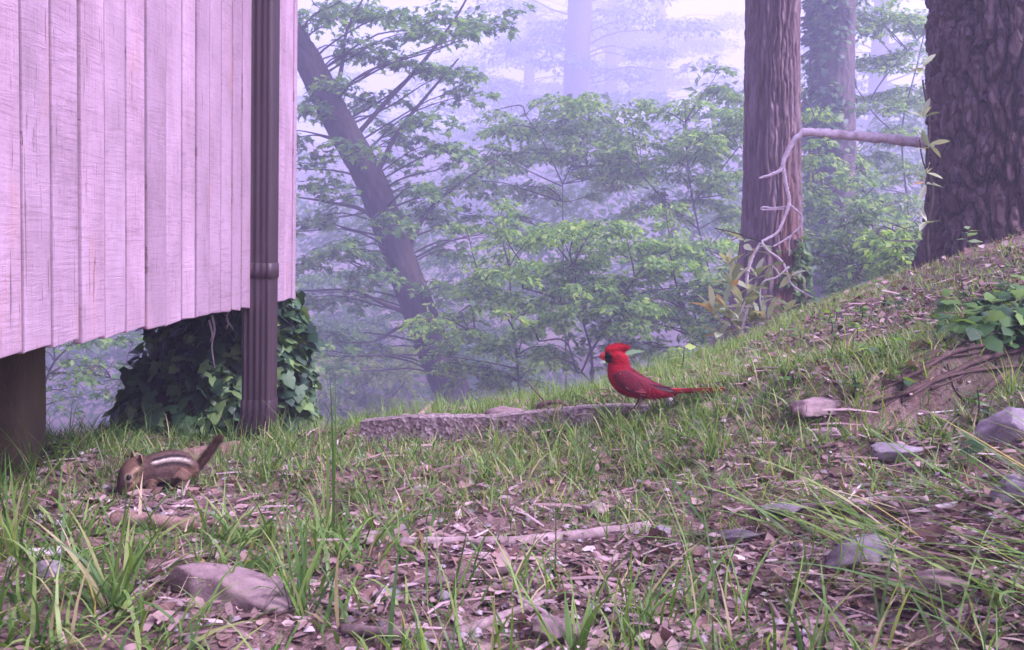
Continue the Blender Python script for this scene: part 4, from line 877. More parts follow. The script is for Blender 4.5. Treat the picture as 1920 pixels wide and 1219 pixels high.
# ================================================================== LITTER AND GRASS
def sample(n_, x0, x1, y0, y1, dens, seed):
    q = np.random.default_rng(seed); x = q.uniform(x0, x1, n_ * 3); y = q.uniform(y0, y1, n_ * 3)
    vis = np.abs(x) < .52 * y + .12; k = (q.uniform(0, 1, n_ * 3) < dens(x, y)) & vis
    return x[k][:n_], y[k][:n_]
def bare(x, y):
    """how bare the soil is"""
    b = np.exp(-((x - .12) / .42) ** 2 - ((y - 1.25) / .22) ** 2) + .8 * np.exp(-((x + .45) / .16) ** 2 - ((y - 1.60) / .10) ** 2) + .9 * np.exp(-((x - .45) / .25) ** 2 - ((y - 1.28) / .25) ** 2)
    b = b + .5 * np.exp(-((x - .62) / .25) ** 2 - ((y - 1.75) / .12) ** 2) + .55 * (vnoise(x * 6, y * 6, 44))
    return np.clip(b, 0, 1)
CHIP = (np.array([(-.5, -.16, 0), (.1, -.2, .05), (.55, -.05, 0), (.5, .14, .02), (-.1, .19, .06), (-.45, .12, .01)], float), np.array([(0, 1, 4, 5), (1, 2, 3, 4)]))
CURL = (np.array([(-.5, 0, .16), (-.15, -.32, 0), (.2, -.30, .02), (.55, 0, .20), (.2, .30, .0), (-.15, .33, .03), (0, 0, -.05)], float), np.array([(0, 1, 6, 5), (1, 2, 6, 6), (2, 3, 4, 6), (4, 5, 6, 6)]))
PEB = (np.array([(1, 0, 0), (.2, 1, 0), (-1, .2, 0), (0, -1, .1), (.45, .1, .6), (-.3, .3, .65), (-.1, -.45, .55)], float) * .5, np.array([(0, 1, 5, 4), (1, 2, 5, 5), (2, 3, 6, 5), (3, 0, 4, 6), (4, 5, 6, 6)]))
def scatter(name, label, cat, tm, mat, n_, s0, s1, dens, seed, lift, area=(-1.3, 1.6, .8, 3.2), elv=.25):
    x, y = sample(n_, *area, dens, seed); q = np.random.default_rng(seed + 1); k = len(x)
    p = np.stack([x, y, gz(x, y) + q.uniform(0, lift, k)], -1)
    o = link(name, leafmesh(name, tm, p, q.uniform(0, 6.28, k), q.normal(0, elv, k), q.normal(0, elv, k), s0 + (s1 - s0) * q.uniform(0, 1, k) ** 2.2), mat)
    return tag(o, label, cat, kind='stuff')
scatter('wood_litter', 'small pinkish brown chips of wood and bark strewn over soil', 'litter', CHIP, 'wood_chip', 30000, .003, .026, lambda x, y: .25 + .75 * bare(x, y), 500, .006)
scatter('leaf_litter', 'curled dead brown leaf scraps strewn over the soil', 'litter', CURL, 'dead_leaf', 10000, .004, .024, lambda x, y: .3 + .7 * bare(x, y), 502, .008, elv=.4)
scatter('gravel', 'small grey lilac pebbles scattered over the soil', 'gravel', PEB, 'pebble', 5000, .003, .018, lambda x, y: .2 + .8 * bare(x, y), 504, .002, elv=.2)
scatter('bank_litter', 'brown dead leaf scraps lying over the bank below the trunks', 'litter', CURL, 'dead_leaf', 4500, .008, .034, lambda x, y: .25 + .9 * np.clip(vnoise(x * 3, y * 3, 71) + .4, 0, 1), 506, .012, area=(.1, 2.6, 2.2, 5.4), elv=.4)

TWIGL = (np.array([(-.5, -.014, 0), (-.5, .014, .01), (0, -.02, .03), (0, .018, .045), (.5, -.009, .0), (.5, .010, .01), (-.5, 0, .03), (0, 0, .07), (.5, 0, .02)], float), np.array([(0, 2, 7, 6), (2, 4, 8, 7), (6, 7, 3, 1), (7, 8, 5, 3)]))
scatter('twig_litter', 'short broken twigs and straw scattered over the bare soil', 'litter', TWIGL, 'wood_chip', 2600, .02, .11, lambda x, y: .25 + .75 * bare(x, y), 508, .006, elv=.12)
scatter('dry_leaves', 'larger curled brown leaves lying here and there in grass', 'litter', CURL, 'dead_leaf', 160, .028, .050, lambda x, y: .4 + .6 * bare(x, y), 509, .010, elv=.45)
def blades(x, y, z, L_, w_, az, th0, th1, seg=4, seed=0):
    """curved tapering grass blades"""
    k = len(x); s_ = np.linspace(0, 1, seg + 1); q = np.random.default_rng(seed)
    th = th0[:, None] + (th1 - th0)[:, None] * s_[None] ** 1.2
    st = (L_ / seg)[:, None]; dr = np.sin(th) * st; dz_ = np.cos(th) * st
    R_ = np.c_[np.zeros(k), np.cumsum((dr[:, 1:] + dr[:, :-1]) / 2, 1)]; Z_ = np.c_[np.zeros(k), np.cumsum((dz_[:, 1:] + dz_[:, :-1]) / 2, 1)]
    az2 = az[:, None] + q.normal(0, .25, k)[:, None] * s_[None]
    c = np.stack([x[:, None] + R_ * np.cos(az2), y[:, None] + R_ * np.sin(az2), z[:, None] + Z_], -1)
    tw = az + np.pi / 2 + q.normal(0, .5, k); sd_ = np.stack([np.cos(tw), np.sin(tw), .25 * np.sin(tw * 3)], -1)
    ww = w_[:, None] * (1 - s_[None] ** 1.8 * .96) * (.55 + .45 * np.minimum(1, s_[None] * 4)) / 2
    l = c - sd_[:, None] * ww[..., None]; r = c + sd_[:, None] * ww[..., None]
    v = np.stack([l, r], 2).reshape(-1, 3); i = (np.arange(k) * (seg + 1) * 2)[:, None]; j = (np.arange(seg) * 2)[None]
    f = np.stack([i + j, i + j + 1, i + j + 3, i + j + 2], -1).reshape(-1, 4); return v, f
def turf(x, y, per, L0, L1, w0, w1, seed, lean=(.1, 1.0), curl=(.3, 1.3), spread=.012, azc=None, azs=3.2, seg=4):
    q = np.random.default_rng(seed); k = q.integers(per[0], per[1] + 1, len(x)); X = np.repeat(x, k); Y = np.repeat(y, k); n_ = len(X)
    X = X + q.normal(0, spread, n_); Y = Y + q.normal(0, spread, n_); Z = gz(X, Y) - .004
    az = q.uniform(-np.pi, np.pi, n_) if azc is None else azc + q.normal(0, azs, n_)
    th0 = q.uniform(lean[0], lean[1], n_) ; th1 = th0 + q.uniform(curl[0], curl[1], n_)
    sc = np.repeat(q.uniform(.65, 1.15, len(x)), k)
    return blades(X, Y, Z, (L0 + (L1 - L0) * q.uniform(0, 1, n_)) * sc, q.uniform(w0, w1, n_), az, th0, th1, seg, seed + 1)
def grass(name, label, parts, mat):
    a = Acc()
    for v, f in parts: a.add(v, f)
    return tag(link(name, a.mesh(name), mat), label, 'grass', kind='stuff')
# foreground left: long lush blades
pl = [turf(*sample(210, -.75, -.02, .80, 1.50, lambda x, y: np.clip(1.1 - bare(x, y) * 1.2 + vnoise(x * 7, y * 7, 1) * .9, .03, 1) * sst(.0, -.22, x), 601), (4, 10), .04, .115, .0030, .0062, 602, (.1, 1.15), (.3, 1.5), .016)]
pl += [turf(*sample(90, -.1, .55, .82, 1.25, lambda x, y: np.clip(.35 + vnoise(x * 6, y * 6, 2) * 1.3, 0, 1), 603), (4, 9), .05, .15, .002, .0042, 604, (.1, .9), (.3, 1.3), .014)]
# right: long blades arching over to the left
pl += [turf(*sample(42, .22, .85, .82, 1.5, lambda x, y: np.clip(.5 + vnoise(x * 6, y * 6, 3) * 1.2, 0, 1) * sst(.15, .45, x), 605), (4, 9), .10, .24, .0035, .0068, 606, (.9, 1.35), (.1, .5), .012, math.pi, .45, 6)]
grass('long_grass', 'long lush green blades of grass growing in the near foreground', pl, 'grass_green')
# middle turf
den = lambda x, y: np.clip(.55 + .6 * sst(1.45, 1.75, y) - 1.1 * bare(x, y) * sst(2.0, 1.4, y) + vnoise(x * 5, y * 5, 4) * 1.2, .04, 1) * np.where(np.hypot((x + .58) / .17, (y - 1.66) / .13) < 1, .25, 1)
pl = [turf(*sample(3000, -1.1, 1.2, 1.3, 2.45, den, 611), (6, 13), .018, .055, .0016, .0034, 612, (.15, 1.15), (.2, 1.2), .014)]
pl += [turf(*sample(190, -.05, .75, 1.75, 2.2, lambda x, y: np.clip(.6 + vnoise(x * 5, y * 5, 5) * 1.2, 0, 1), 613), (8, 16), .04, .095, .0016, .0034, 614, (.2, 1.0), (.3, 1.2), .012)]
pl += [turf(*sample(110, -1.1, -.4, 1.7, 2.6, lambda x, y: np.clip(.6 + vnoise(x * 5, y * 5, 6) * 1.2, 0, 1) * (np.hypot((x + .56) / .17, (y - 1.72) / .16) > 1), 615), (6, 12), .05, .12, .0016, .0034, 616, (.1, .7), (.3, 1.2), .012)]
grass('middle_turf', 'matted medium grass around chipmunk, kerb and bird', pl, 'grass_green')
# thin dead blades between
pl = [turf(*sample(700, -1.0, 1.2, 1.05, 2.5, lambda x, y: np.clip(.5 + vnoise(x * 5, y * 5, 8) * 1.2, .1, 1), 617), (4, 9), .02, .07, .001, .002, 618, (.7, 1.5), (.0, .5), .02)]
grass('dry_grass', 'thin dry straw coloured blades lying in the turf', pl, 'grass_mixed')
# bright strip beyond the kerb
pl = [turf(*sample(650, -.45, 1.1, 2.3, 3.7, lambda x, y: np.clip(.7 + vnoise(x * 3, y * 3, 9) * .9, .1, 1) * sst(.75, .35, x - (y - 2.3) * .25), 621), (6, 13), .03, .08, .0018, .0034, 622, (.05, .6), (.2, 1.1), .025)]
grass('bright_turf', 'bright fresh green grass on the crest behind kerb and bird', pl, 'grass_bright')
# short mixed growth on the bank
pl = [turf(*sample(2600, .3, 2.7, 2.1, 5.6, lambda x, y: np.clip(.6 + vnoise(x * 2.5, y * 2.5, 10) * 1.2, .1, 1), 631), (5, 10), .012, .040, .0018, .0036, 632, (.1, .9), (.2, 1.0), .03, seg=3)]
grass('bank_turf', 'short yellowish grass and moss covering the bank below the trunks', pl, 'grass_mixed')
pl = [turf(*sample(1900, .3, 2.7, 2.0, 6.4, lambda x, y: np.clip(.5 + vnoise(x * 2, y * 2, 11) * 1.5, 0, 1), 633), (5, 10), .02, .05, .002, .004, 634, (.1, .8), (.2, 1.0), .03, seg=3)]
grass('bank_grass', 'green tufts of grass dotted over the bank below the trunks', pl, 'grass_bright')

# named clumps that stand out
def clump(label, px, py, n_, L0, L1, w0, w1, seed, mat='grass_green', lean=(.05, .5), curl=(.2, 1.0), azc=None, azs=3.2, spread=.008, name='grass_clump'):
    b = G(px, py); root = thing(name, label, 'grass clump', tuple(b)); q = np.random.default_rng(seed)
    me_all = []
    for k in range(n_):
        v, f = turf(np.array([b.x]), np.array([b.y]), (1, 1), L0, L1, w0, w1, seed * 50 + k, lean, curl, spread, azc, azs, 7)
        link('blade', mesh_np('blade', v - np.array(b), f), mat, root)
    return root
clump('short grass tuft hiding the red bird feet on kerb', 1200, 778, 24, .03, .06, .0016, .0028, 17, lean=(.1, .8), curl=(.2, 1.0), spread=.03)
clump('matted grass tuft in front of the kerb right half', 1130, 812, 36, .04, .09, .0018, .003, 18, lean=(.1, .9), curl=(.2, 1.0), spread=.06)
clump('grass tuft before the kerb middle below the flat pale stone', 900, 832, 40, .03, .08, .0018, .003, 19, lean=(.1, .9), curl=(.2, 1.0), spread=.06)
clump('low grass tuft at the kerb left end', 720, 850, 34, .03, .07, .0018, .003, 20, lean=(.1, .9), curl=(.2, 1.0), spread=.05)
clump('tall upright grass stems rising in front of the kerb left end', 622, 1010, 9, .16, .27, .0028, .0045, 1, lean=(.0, .12), curl=(.0, .16))
clump('arching pale green grass tuft drooping over kerb under the bird breast', 1150, 800, 22, .09, .16, .0022, .0038, 2, lean=(.2, .7), curl=(.8, 1.7), azc=2.6, azs=1.2)
clump('fan of thin dark grass stems in front of the arched root', 1040, 806, 16, .08, .15, .0014, .0024, 3, lean=(.0, .4), curl=(.0, .5))
clump('lush foreground grass tuft left of the large flat stone', 215, 1150, 22, .10, .20, .004, .0062, 4, lean=(.1, .8), curl=(.2, 1.0))
clump('lush foreground grass tuft right of the large flat stone', 560, 1150, 24, .08, .17, .003, .005, 5, lean=(.05, .7), curl=(.2, 1.0))
clump('broad bladed grass tuft below the angular pink stone', 1080, 1225, 18, .07, .15, .004, .006, 6, lean=(.05, .8), curl=(.3, 1.0))
clump('grass tuft growing at the foot of rusty pier', 60, 900, 20, .07, .13, .002, .0036, 7, lean=(.0, .5), curl=(.2, .9))
clump('tall grass at the left edge below the pier', 25, 1050, 22, .09, .17, .003, .005, 8, lean=(.0, .6), curl=(.2, .9))
clump('bright grass tuft on bank beside the flat pinkish slab', 1608, 770, 22, .05, .09, .002, .0034, 9, mat='grass_bright')
clump('bright grass tuft under the bare roots at bank edge', 1890, 740, 26, .06, .11, .002, .0036, 10, mat='grass_bright')
clump('thick grass tuft right of the kerb under bird tail', 1340, 860, 34, .07, .13, .002, .0036, 11, lean=(.05, .6), curl=(.2, 1.1))
clump('long arching grass blades sweeping over the lower right soil', 1930, 1130, 13, .20, .36, .005, .008, 12, lean=(1.05, 1.4), curl=(.1, .4), azc=math.pi, azs=.22, spread=.03)
clump('long green blades sweeping left above the grey lilac stone', 1935, 1020, 10, .18, .32, .004, .007, 13, lean=(1.1, 1.4), curl=(.1, .35), azc=math.pi, azs=.2, spread=.03)
clump('lone thin grass stems near the slate grey stone', 1505, 1075, 6, .08, .13, .002, .003, 14, lean=(.0, .3), curl=(.0, .6))
clump('pale dry stalk leaning across the downspout', 575, 838, 2, .13, .16, .0022, .003, 15, mat='grass_mixed', lean=(.65, .85), curl=(.05, .2), azc=2.9, azs=.12)
clump('grass tuft around the foot of the downspout', 500, 838, 26, .04, .085, .0016, .003, 16, lean=(.1, .8), curl=(.2, 1.0), spread=.035)

# ================================================================== ANIMALS
def loft(stations, seg=28, n_=48, colour=None):
    """continuous skin over stations (u, v, half height, half width) in the profile plane; rings stand square to the spine"""
    st = np.array(stations, float); c = curve(np.c_[st[:, 0], np.zeros(len(st)), st[:, 1]], n_)
    rh_ = curve(np.c_[st[:, 2], st[:, 3], np.zeros(len(st))], n_); T = np.gradient(c, axis=0); T /= np.linalg.norm(T, axis=1)[:, None]
    N_ = np.stack([-T[:, 2], 0 * T[:, 0], T[:, 0]], -1); N_ = np.where(N_[:, 2:3] < -.3, -N_, N_)
    th = np.linspace(0, 2 * np.pi, seg, endpoint=False); hh = np.maximum(rh_[:, 0], .3); ww = np.maximum(rh_[:, 1], .3)
    v = c[:, None] + N_[:, None] * (hh[:, None] * np.cos(th))[..., None] + np.array([0, 1.0, 0])[None, None] * (ww[:, None] * np.sin(th))[..., None]
    i = np.arange(n_ - 1)[:, None] * seg; j = np.arange(seg)[None]; k = (j + 1) % seg
    f = np.stack([i + j, i + k, i + seg + k, i + seg + j], -1).reshape(-1, 4)
    T_, TH = np.meshgrid(np.linspace(0, 1, n_), th, indexing='ij'); return v.reshape(-1, 3) / 1000, f, T_.ravel(), TH.ravel()
def paint(me, cols):
    at = me.color_attributes.new('Col', 'FLOAT_COLOR', 'POINT'); at.data.foreach_set('color', np.c_[cols, np.ones(len(cols))].astype(np.float32).ravel())
def sphere(r, sub=3):
    bm = bmesh.new(); bmesh.ops.create_icosphere(bm, subdivisions=sub, radius=r)
    for f_ in bm.faces: f_.smooth = True
    me = bpy.data.meshes.new('ball'); bm.to_mesh(me); bm.free(); return me
def lerp(a, b, t): return np.asarray(a) * (1 - t[:, None]) + np.asarray(b) * t[:, None]
# ---- northern red bird with black face, side on, facing left
bpos = P(1190, 747, 2.12)
bird = thing('bird', 'bright red crested bird with black face standing in grass above kerb', 'bird', tuple(bpos), R(4))
MM = 2.12 / F * 1000
bst = [(-61.5, 79, 1, 1), (-59, 79, 8, 7), (-53, 80, 13, 11), (-45, 80, 16, 13), (-38, 76, 17.5, 14), (-35, 67, 18, 15), (-33, 55, 21, 19), (-28, 43, 24, 22.5), (-16, 32, 25.5, 24), (2, 24.5, 23, 23), (22, 19.5, 18, 20), (40, 16, 13.5, 15), (56, 14.5, 8.5, 10), (68, 14, 5, 6), (74, 14, 1, 1)]
bst = [(a * MM, b * MM, c * MM, d * MM) for a, b, c, d in bst]
v, f, T_, TH = loft(bst, 36, 70)
me = mesh_np('body', v, f); x_, z_ = v[:, 0] * 1000 / MM, v[:, 2] * 1000 / MM
red = np.tile(np.array([.33, .005, .020]), (len(v), 1)); back = np.clip(np.cos(TH) * .9 + .15, 0, 1) * sst(-30, -5, x_)
col = lerp(red, (.15, .014, .028), back)
br = sst(-42, -55, x_) * sst(45, 65, z_); col = lerp(col, (.39, .006, .014), np.clip(br + .6 * sst(66, 80, z_) * (x_ < -20), 0, 1))
mask = sst(10.5, 8.0, np.hypot((x_ + 59.0) * 1.0, (z_ - 78) * .66)); col = lerp(col, (.010, .007, .008), mask); paint(me, col)
body = link('body', me, 'plumage', bird); bv, bf, bcol = v, f, col
# crest
cst = [(a * MM, b * MM, c * MM, d * MM) for a, b, c, d in [(-60, 85, 1.5, 3), (-54, 88, 8.5, 9.8), (-45, 91.5, 10, 11), (-36, 92, 10.5, 8.5), (-28, 94, 7.5, 4.5), (-18, 98, .8, .8)]]
v, f, T_, TH = loft(cst, 18, 26); me = mesh_np('crest', v, f); paint(me, np.tile([.36, .006, .015], (len(v), 1))); crest = link('crest', me, 'plumage', bird); kv, kf = v, f
# beak: two short thick cones
v, f, *_ = loft([(a * MM, b * MM, c * MM, d * MM) for a, b, c, d in [(-55, 81.5, 7.5, 7), (-61, 81, 6.5, 5.6), (-66, 79, 4.2, 3.6), (-70, 75.5, .6, .6)]], 14, 16); bk = link('beak', mesh_np('beak', v, f), 'beak_orange', bird)
v, f, *_ = loft([(a * MM, b * MM, c * MM, d * MM) for a, b, c, d in [(-56, 74.5, 4.5, 5), (-61, 74.5, 3.6, 4.2), (-65.5, 75, 2.0, 2.4), (-68.5, 75.6, .5, .5)]], 14, 16); link('lower_mandible', mesh_np('mandible', v, f), 'beak_orange', bk)
for sgn in (-1, 1):
    e_ = link('eye', sphere(.0026 * MM), 'eye_black', bird, Vector((-.0535 * MM, sgn * .0108 * MM, .0825 * MM)))
# wings: a shield of feathers on each flank
def feather(p0, p1, w, name, mat, par, th=.0011, droop=0.0, up=(0, 1, 0), round_=.6):
    p0, p1 = Vector(p0), Vector(p1); d = p1 - p0; Ln = d.length; d.normalize(); s_ = d.cross(Vector(up)).normalized(); n_ = s_.cross(d)
    prof = [(0, .35), (.12, .8), (.45, 1), (.8, .92), (.94, round_), (1, .06)]
    a = Acc(); vs = []
    for t, k in prof:
        for sd_ in (-1, 0, 1):
            vs.append(p0 + d * (Ln * t) + s_ * (sd_ * w * k / 2) + n_ * (th * (1 - abs(sd_) * 1.6)) + Vector((0, 0, -droop * t * t)))
    fs = []
    for i_ in range(len(prof) - 1):
        b_ = i_ * 3; fs += [(b_, b_ + 1, b_ + 4, b_ + 3), (b_ + 1, b_ + 2, b_ + 5, b_ + 4)]
    return link(name, mesh_np(name, np.array([list(q_) for q_ in vs]), np.array(fs)), mat, par)
k_ = MM / 1000
def fur(vv, ff, cols, n_, Lh, seed, lean=.75, name='fur', par=None, back=(1, 0, -.1), w=.00030, mat='fur'):
    """short hairs or contour feathers laid back over the skin"""
    q = np.random.default_rng(seed); fi = q.integers(0, len(ff), n_); p = vv[ff[fi]]; w4 = q.dirichlet([1, 1, 1, 1], n_); c = (p * w4[..., None]).sum(1)
    nn = np.cross(p[:, 1] - p[:, 0], p[:, 3] - p[:, 0]); nn /= np.linalg.norm(nn, axis=1)[:, None] + 1e-12
    ctr = vv.reshape(-1, RING, 3).mean(1) if RING else vv.mean(0)[None]; cen = ctr[ff[fi, 0] // RING] if RING else ctr[0]
    flip = ((c - cen) * nn).sum(1) < 0; nn[flip] *= -1
    d = nn * (1 - lean) + np.array(back) * lean + q.normal(0, .16, (n_, 3)); d /= np.linalg.norm(d, axis=1)[:, None]; s_ = np.cross(d, nn); s_ /= np.linalg.norm(s_, axis=1)[:, None] + 1e-9
    L_ = Lh * q.uniform(.6, 1.3, n_)[:, None]
    vt = np.stack([c - s_ * w, c + s_ * w, c + d * L_], 1).reshape(-1, 3); ft = np.arange(n_ * 3).reshape(-1, 3)
    me = mesh_np(name, vt, ft, False); cl = (cols[ff[fi]] * w4[..., None]).sum(1) * q.uniform(.6, 1.35, n_)[:, None]; paint(me, np.clip(np.repeat(cl, 3, 0), 0, 1)); return tag(link(name, me, mat, par), kind='stuff')
RING = 18
fur(kv, kf, np.tile([.38, .006, .015], (len(kv), 1)), 900, .008, 33, .85, 'crest_feathers', crest, (.9, 0, .25), .0011, 'plumage')
RING = 36
fur(bv, bf, bcol, 6500, .0085, 31, .86, 'contour_feathers', body, (.72, 0, -.45), .0013, 'plumage')
for sgn in (-1, 1):
    v, f, T_, TH = loft([(a * MM, b * MM, c * MM, d * MM) for a, b, c, d in [(-44, 47, 2, 2), (-38, 45, 10, 4.5), (-26, 40, 17, 6), (-8, 32, 18.5, 6), (14, 25, 14, 5), (34, 19, 8, 3.5), (52, 15, 3.5, 2), (60, 13, 1, 1)]], 20, 40)
    v[:, 1] += sgn * np.interp(v[:, 0] * 1000 / MM, [-44, -30, -8, 14, 34, 60], [16, 20.5, 22.5, 19, 13, 6]) * k_
    me = mesh_np('wing', v, f); xx, zz2 = v[:, 0] * 1000 / MM, v[:, 2] * 1000 / MM
    cc = lerp(np.tile([.17, .010, .020], (len(v), 1)), (.085, .012, .026), np.clip(.5 + .8 * fbm(xx / 9, zz2 / 6, 5), 0, 1)); paint(me, cc)
    wg = link('wing', me, 'plumage', bird)
    for q_ in range(6):       # folded flight feathers along the lower edge
        z0 = 33 - q_ * 4.2; feather((( -6 + q_ * 2) * k_, sgn * (25.5 - q_ * .8) * k_, z0 * k_), ((52 + 8 * (5 - q_) * .55) * k_, sgn * (9.5 - q_ * .4) * k_, (17.0 - q_ * 2.2) * k_), 7.5 * k_, 'flight_feather', ('feather_dark', 'wing_red')[q_ % 2], wg, .0007)
    for q_ in range(5):       # coverts
        feather(((-34 + q_ * 3) * k_, sgn * (24.5 + .4 * q_) * k_, (52 - q_ * 6.5) * k_), ((2 + q_ * 4) * k_, sgn * (26.5 - q_ * .5) * k_, (36 - q_ * 5) * k_), 10 * k_, 'covert_feather', 'wing_red', wg, .0007)
tl = bpy.data.objects.new('tail', None); COL.objects.link(tl); tl.parent = bird; tl.empty_display_size = .02
for q_ in range(7):
    o_ = q_ - 3; feather((54 * k_, o_ * 1.6 * k_, (17.5 - abs(o_) * 1.3) * k_), ((172 - abs(o_) * 3) * k_, o_ * 3.2 * k_, (24.0 - abs(o_) * 2.8) * k_), 13 * k_, 'tail_feather', ('tail_red', 'feather_red')[q_ % 2], tl, .0012, .002, (0, .35, 1))
v, f, *_ = loft([(a * MM, b * MM, c * MM, d * MM) for a, b, c, d in [(50, 14.5, 8, 8), (64, 14.5, 6.5, 6.5), (90, 15.5, 5.4, 6.5), (120, 17, 4.4, 7), (142, 18, 3.2, 6.5), (156, 18.5, .6, 4)]], 14, 24); link('tail_coverts', mesh_np('tail_coverts', v, f), 'tail_red', tl)
for sgn in (-1, 1):
    lg = bpy.data.objects.new('leg', None); COL.objects.link(lg); lg.parent = bird
    la = Acc(); la.add(*tube(curve([(.004, sgn * .011, .012), (.010, sgn * .012, -.004), (.001, sgn * .012, -.022)], 8), np.linspace(.0032, .0013, 8), 7)); link('shank', la.mesh('shank'), 'leg_brown', lg)
    for a in (-.5, 0, .5, math.pi):
        la = Acc(); la.add(*tube(curve([(.001, sgn * .012, -.021), (.001 - .008 * math.cos(a), sgn * .012 + .008 * math.sin(a), -.021), (.001 - .014 * math.cos(a), sgn * .012 + .014 * math.sin(a), -.025)], 6), np.linspace(.0012, .0006, 6), 5)); link('toe', la.mesh('toe'), 'leg_brown', lg)

# ---- chipmunk, head down, facing left and a little towards us
cpos = G(296, 922); MC = cpos.y / F * 1000 * .93; kc = MC / 1000
chip = thing('chipmunk', 'striped brown chipmunk sniffing the bare soil beside the downspout', 'chipmunk', tuple(cpos), R(42))
def C4(l): return [(a * MC, b * MC, c * MC, d * MC) for a, b, c, d in l]
cst = [(-80, 4, 1, 1), (-78, 7, 7, 7), (-72, 15, 14, 13), (-63, 28, 23, 21), (-52, 40, 30, 26), (-40, 47, 31, 27), (-26, 48, 28, 26), (-6, 50, 29, 27), (16, 51, 32, 31), (36, 47, 34, 34), (54, 39, 31, 32), (68, 32, 22, 24), (77, 28, 11, 12), (82, 26, 2, 2)]
v, f, T_, TH = loft(C4(cst), 48, 90); me = mesh_np('body', v, f, True)
u_ = v[:, 0] * 1000 / MC; w_ = v[:, 2] * 1000 / MC; ang = np.degrees(np.minimum(TH, 2 * np.pi - TH))    # 0 = spine, 180 = belly
brown = np.array([.105, .060, .050]); col = np.tile(brown, (len(v), 1))
col = lerp(col, (.16, .095, .078), sst(-30, 0, u_) * sst(10, 40, ang) * .8)
col = lerp(col, (.17, .088, .06), sst(10, 45, u_) * sst(40, 75, ang))       # rufous rump
col = lerp(col, (.14, .076, .053), sst(-30, -55, u_))
col = lerp(col, (.44, .33, .25), sst(112, 140, ang))                         # pale belly and throat
def band(c, hw): return sst(c - hw - 3, c - hw + 3, ang) * sst(c + hw + 3, c + hw - 3, ang)
on = sst(-28, -14, u_) * sst(66, 50, u_); wob = 0
col = lerp(col, (.022, .016, .018), band(0, 4) * on); col = lerp(col, (.022, .016, .018), band(40, 7) * on); col = lerp(col, (.62, .52, .44), band(54, 5.5) * on); col = lerp(col, (.026, .018, .018), band(69, 7.5) * on)
hd = sst(-46, -54, u_); col = lerp(col, (.50, .34, .22), band(58, 5) * hd * sst(-77, -70, u_)); col = lerp(col, (.06, .03, .025), band(76, 6) * hd); col = lerp(col, (.50, .33, .20), band(96, 9) * hd)
col = lerp(col, (.09, .05, .045), sst(-73, -79, u_))
for sg_ in (-1, 1):
    ey = v[np.argmin(np.where(v[:, 1] * sg_ > 0, np.hypot(v[:, 0] + .068 * MC, v[:, 2] - .041 * MC), 9))]; dd = np.linalg.norm(v - ey, axis=1); col = lerp(col, (.42, .30, .22), sst(.0085, .0065, dd)); col = lerp(col, (.015, .01, .01), sst(.0055, .0045, dd))
col = col * (1 + .35 * fbm(u_ / 3.0, ang / 9, 3)[:, None]); paint(me, np.clip(col, 0, 1)); cb = link('body', me, 'fur', chip); RING = 48
fur(v, f, col, 18000, .0055, 3, .7, par=cb)
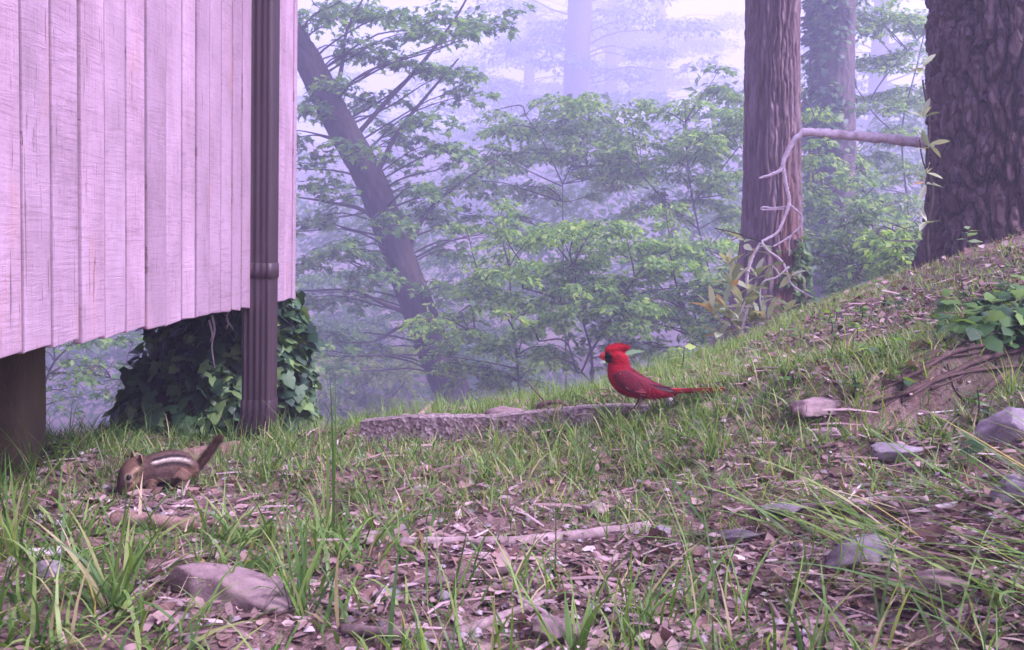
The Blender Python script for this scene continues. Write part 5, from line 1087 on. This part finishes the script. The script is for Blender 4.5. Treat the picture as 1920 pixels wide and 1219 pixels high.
for sgn in (-1, 1):
    ey = v[np.argmin(np.where(v[:, 1] * sgn > 0, np.hypot(v[:, 0] + .068 * MC, v[:, 2] - .041 * MC), 9))]
    link('eye', sphere(.0045), 'eye_black', chip, Vector((ey[0], ey[1] * .94, ey[2])))
    # rounded upright ear
    es = np.array([-42, 17 * sgn, 71]) * kc; a = Acc(); th = np.linspace(0, np.pi, 9)
    vs = []
    for rr2 in (1.0, .55, .0):
        for t in th: vs.append(es + np.array([(.004 * (1 - rr2) - .0015) , 0.0085 * math.cos(t) * rr2 * 1.0 + .002 * sgn, .0135 * math.sin(t) * rr2 - .002]))
    fs = [(r_i * 9 + k, r_i * 9 + k + 1, r_i * 9 + 10 + k, r_i * 9 + 9 + k) for r_i in range(2) for k in range(8)]
    me = mesh_np('ear', np.array(vs), np.array(fs)); paint(me, np.tile([.26, .14, .10], (len(vs), 1))); e_ = link('ear', me, 'fur', chip); sm = e_.modifiers.new('thick', 'SOLIDIFY'); sm.thickness = .0018
    for (nm, pl, r0, r1) in (('front_leg', [(-20, 16 * sgn, 30), (-26, 18 * sgn, 14), (-34, 15 * sgn, 3)], .0095, .0045), ('hind_leg', [(44, 22 * sgn, 38), (30, 30 * sgn, 20), (46, 30 * sgn, 9), (24, 30 * sgn, 3)], .0170, .0052)):
        p = curve(np.array(pl) * kc, 16); a = Acc(); a.add(*tube(p, np.linspace(r0, r1, 16), 12, .05)); me = a.mesh(nm); c_ = np.tile([.15, .085, .06], (len(me.vertices), 1)); paint(me, c_); lg = link(nm, me, 'fur', chip)
        RING = 12; fur(a.v[0], a.f[0], c_, 900, .0035, 9, par=lg)
        for dq in (-1, -.33, .33, 1):
            st_ = p[-1]; la = Acc(); la.add(*tube(curve([st_, st_ + np.array([-.005, dq * .003, .0005]), st_ + np.array([-.010, dq * .0045, -.003])], 6), np.linspace(.0019, .0010, 6), 6)); link('toe', la.mesh('toe'), 'paw_pink', lg)
link('nose', sphere(.0030, 2), 'eye_black', chip, Vector((-80.0 * kc, 0, 4.0 * kc)))
tp = curve(np.array([(72, 0, 32), (86, 2, 38), (100, 4, 50), (116, 5, 68), (130, 4, 86), (138, 2, 95)]) * kc, 26); tr = np.interp(np.linspace(0, 1, 26), [0, .3, .7, .92, 1], [.006, .0055, .005, .003, .001])
a = Acc(); a.add(*tube(tp, tr, 12)); me = a.mesh('tail'); c_ = np.tile([.12, .065, .048], (len(me.vertices), 1)); c_ = c_ * (1 + .8 * fbm(np.arange(len(c_)) / 7.0, np.arange(len(c_)) * .3, 2)[:, None]); paint(me, np.clip(c_, .01, 1)); tl2 = link('tail', me, 'fur', chip)
RING = 12; fur(a.v[0], a.f[0], np.clip(c_, .02, 1), 5500, .0095, 17, .55, 'tail_hair', tl2, (.55, .03, .8))
